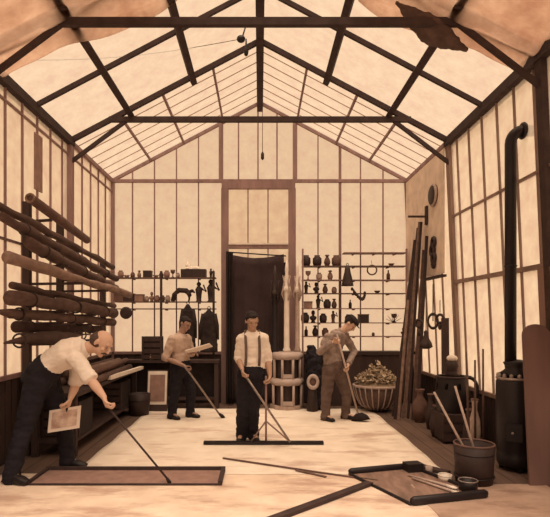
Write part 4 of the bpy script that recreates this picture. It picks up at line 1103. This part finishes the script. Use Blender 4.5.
# tilted top roll
p0, p1 = W(30, 198, 5.7), W(87, 240, 7.6)
t = thing('tilted_roll', 'short thick roll tilted on top of the pole rack', 'roll', p0)
MB().loft([p0, p0+(p1-p0)*.5, p1], [.055, .06, .055], n=16).build('roll_body', 'clay', t)
MB().torus(p0, p1-p0, .045, .014, 16, 6).build('roll_end', 'pole_light', t)
# rack
t = thing('pole_rack', 'tall wooden rack with arms holding the long poles on the left wall', 'rack', (rackx, 7.2, 0))
for k, y in enumerate(ups):
    up_ = MB().bb(rackx-.03, rackx+.05, y-.04, y+.04, 0, 2.95 if k < 2 else 2.55).build('upright', 'darkwood', t)
    for (q0, q1, r_) in prs:
        if q0.y < y < q1.y:
            u = (y-q0.y)/(q1.y-q0.y); z = q0.z+(q1.z-q0.z)*u-r_-.025
            MB().beam((rackx, y, z), (q0.x+r_+.05, y, z+.01), .03, .03).build('arm', 'darkwood', up_)
    if k == 0: MB().beam((rackx, 6.05, 2.72), (-2.42, 6.05, 2.74), .03, .03).build('arm', 'darkwood', up_)
# hanging strip
o = MB().bb(XL+.04, XL+.06, 6.32, 6.53, 2.95+.22, 3.86).build('hanging_strip', 'clay_mid', origin=(XL+.05, 6.4, 3.86))
tag(o, 'narrow brown strip hanging flat on the left glass wall above the rack', 'strip')

# the right wall stands slightly out of plumb, wider at its foot
bpy.context.view_layer.update()
for nm in ('wall_right', 'trim_2', 'window_2', 'baseboard_right', 'wall_board', 'wall_back', 'window_3', 'baseboard_back'):
    o = bpy.data.objects[nm]
    for v in o.data.vertices:
        p = o.matrix_world@v.co
        if p.x > 2.66: v.co.x += .045*max(0, ZE-p.z)
# ------------------------------------------------------------------ lamp and cord under the ridge
p = W(241, 39, 7.1); t = thing('hanging_lamp', 'small dark lamp hanging from the roof left of the ridge beam', 'lamp', p)
MB().ell(p, (.06, .05, .05)).build('lamp_body', 'black', t)
MB().cyl(p+V((.02, 0, .03)), p+V((.06, 0, .16)), .010).build('lamp_arm', 'black', t)
MB().lathe(p+V((.07, 0, -.24)), [(0, 0), (.025, .02), (.035, .07), (.015, .12), (.008, .24), (0, .25)], 12).build('lamp_weight', 'black', t)
m = MB(); a_ = W(-5, 60, 6.6); 
m.loft([a_+(p-a_)*u-U_*(.1*math.sin(math.pi*u)) for u in [i/12 for i in range(13)]], [.004]*13, n=6)
tag(m.build('lamp_cord', 'pole', origin=p), 'thin cord strung under the roof from the left wall to the small lamp', 'cord')
p = W(262.5, 156, 9.6); t = thing('plumb_weight', 'small dark weight on a cord high in the back gable', 'weight', p)
MB().lathe(p-U_*.08, [(0, 0), (.03, .03), (.03, .12), (.01, .16), (0, .17)], 12).build('bob', 'clay_dark', t)
MB().cyl(p+U_*.07, V((p.x, 9.6, ZR-.17)), .006).build('cord', 'clay', t)

# ------------------------------------------------------------------ light
w = bpy.data.worlds.new('sky'); SC.world = w; w.use_nodes = True
nt = w.node_tree; bg = nt.nodes['Background']
tc = nt.nodes.new('ShaderNodeTexCoord'); sx = nt.nodes.new('ShaderNodeSeparateXYZ'); cr = nt.nodes.new('ShaderNodeValToRGB')
mr = nt.nodes.new('ShaderNodeMapRange'); mr.inputs[1].default_value = -1; mr.inputs[2].default_value = 1
nt.links.new(tc.outputs['Generated'], sx.inputs[0]); nt.links.new(sx.outputs['Z'], mr.inputs[0]); nt.links.new(mr.outputs[0], cr.inputs[0]); nt.links.new(cr.outputs[0], bg.inputs[0])
cr.color_ramp.elements[0].position = .45; cr.color_ramp.elements[0].color = (1.0, .69, .45, 1)
cr.color_ramp.elements[1].position = .85; cr.color_ramp.elements[1].color = (1.0, .70, .46, 1)
bg.inputs[1].default_value = .84
sl = bpy.data.lights.new('sun', 'SUN'); so = bpy.data.objects.new('sun', sl); COL.objects.link(so)
sl.energy = 6.0; sl.angle = R(55); sl.color = (1, .86, .70); so.rotation_euler = (R(16), R(2), 0); so.location = (0, 5, 9)

vs = SC.view_settings; vs.view_transform = 'Standard'; vs.look = 'None'; vs.gamma = 1; vs.use_curve_mapping = False; vs.exposure = .0
SC.cycles.max_bounces = 8; SC.cycles.transparent_max_bounces = 12; SC.cycles.transmission_bounces = 6
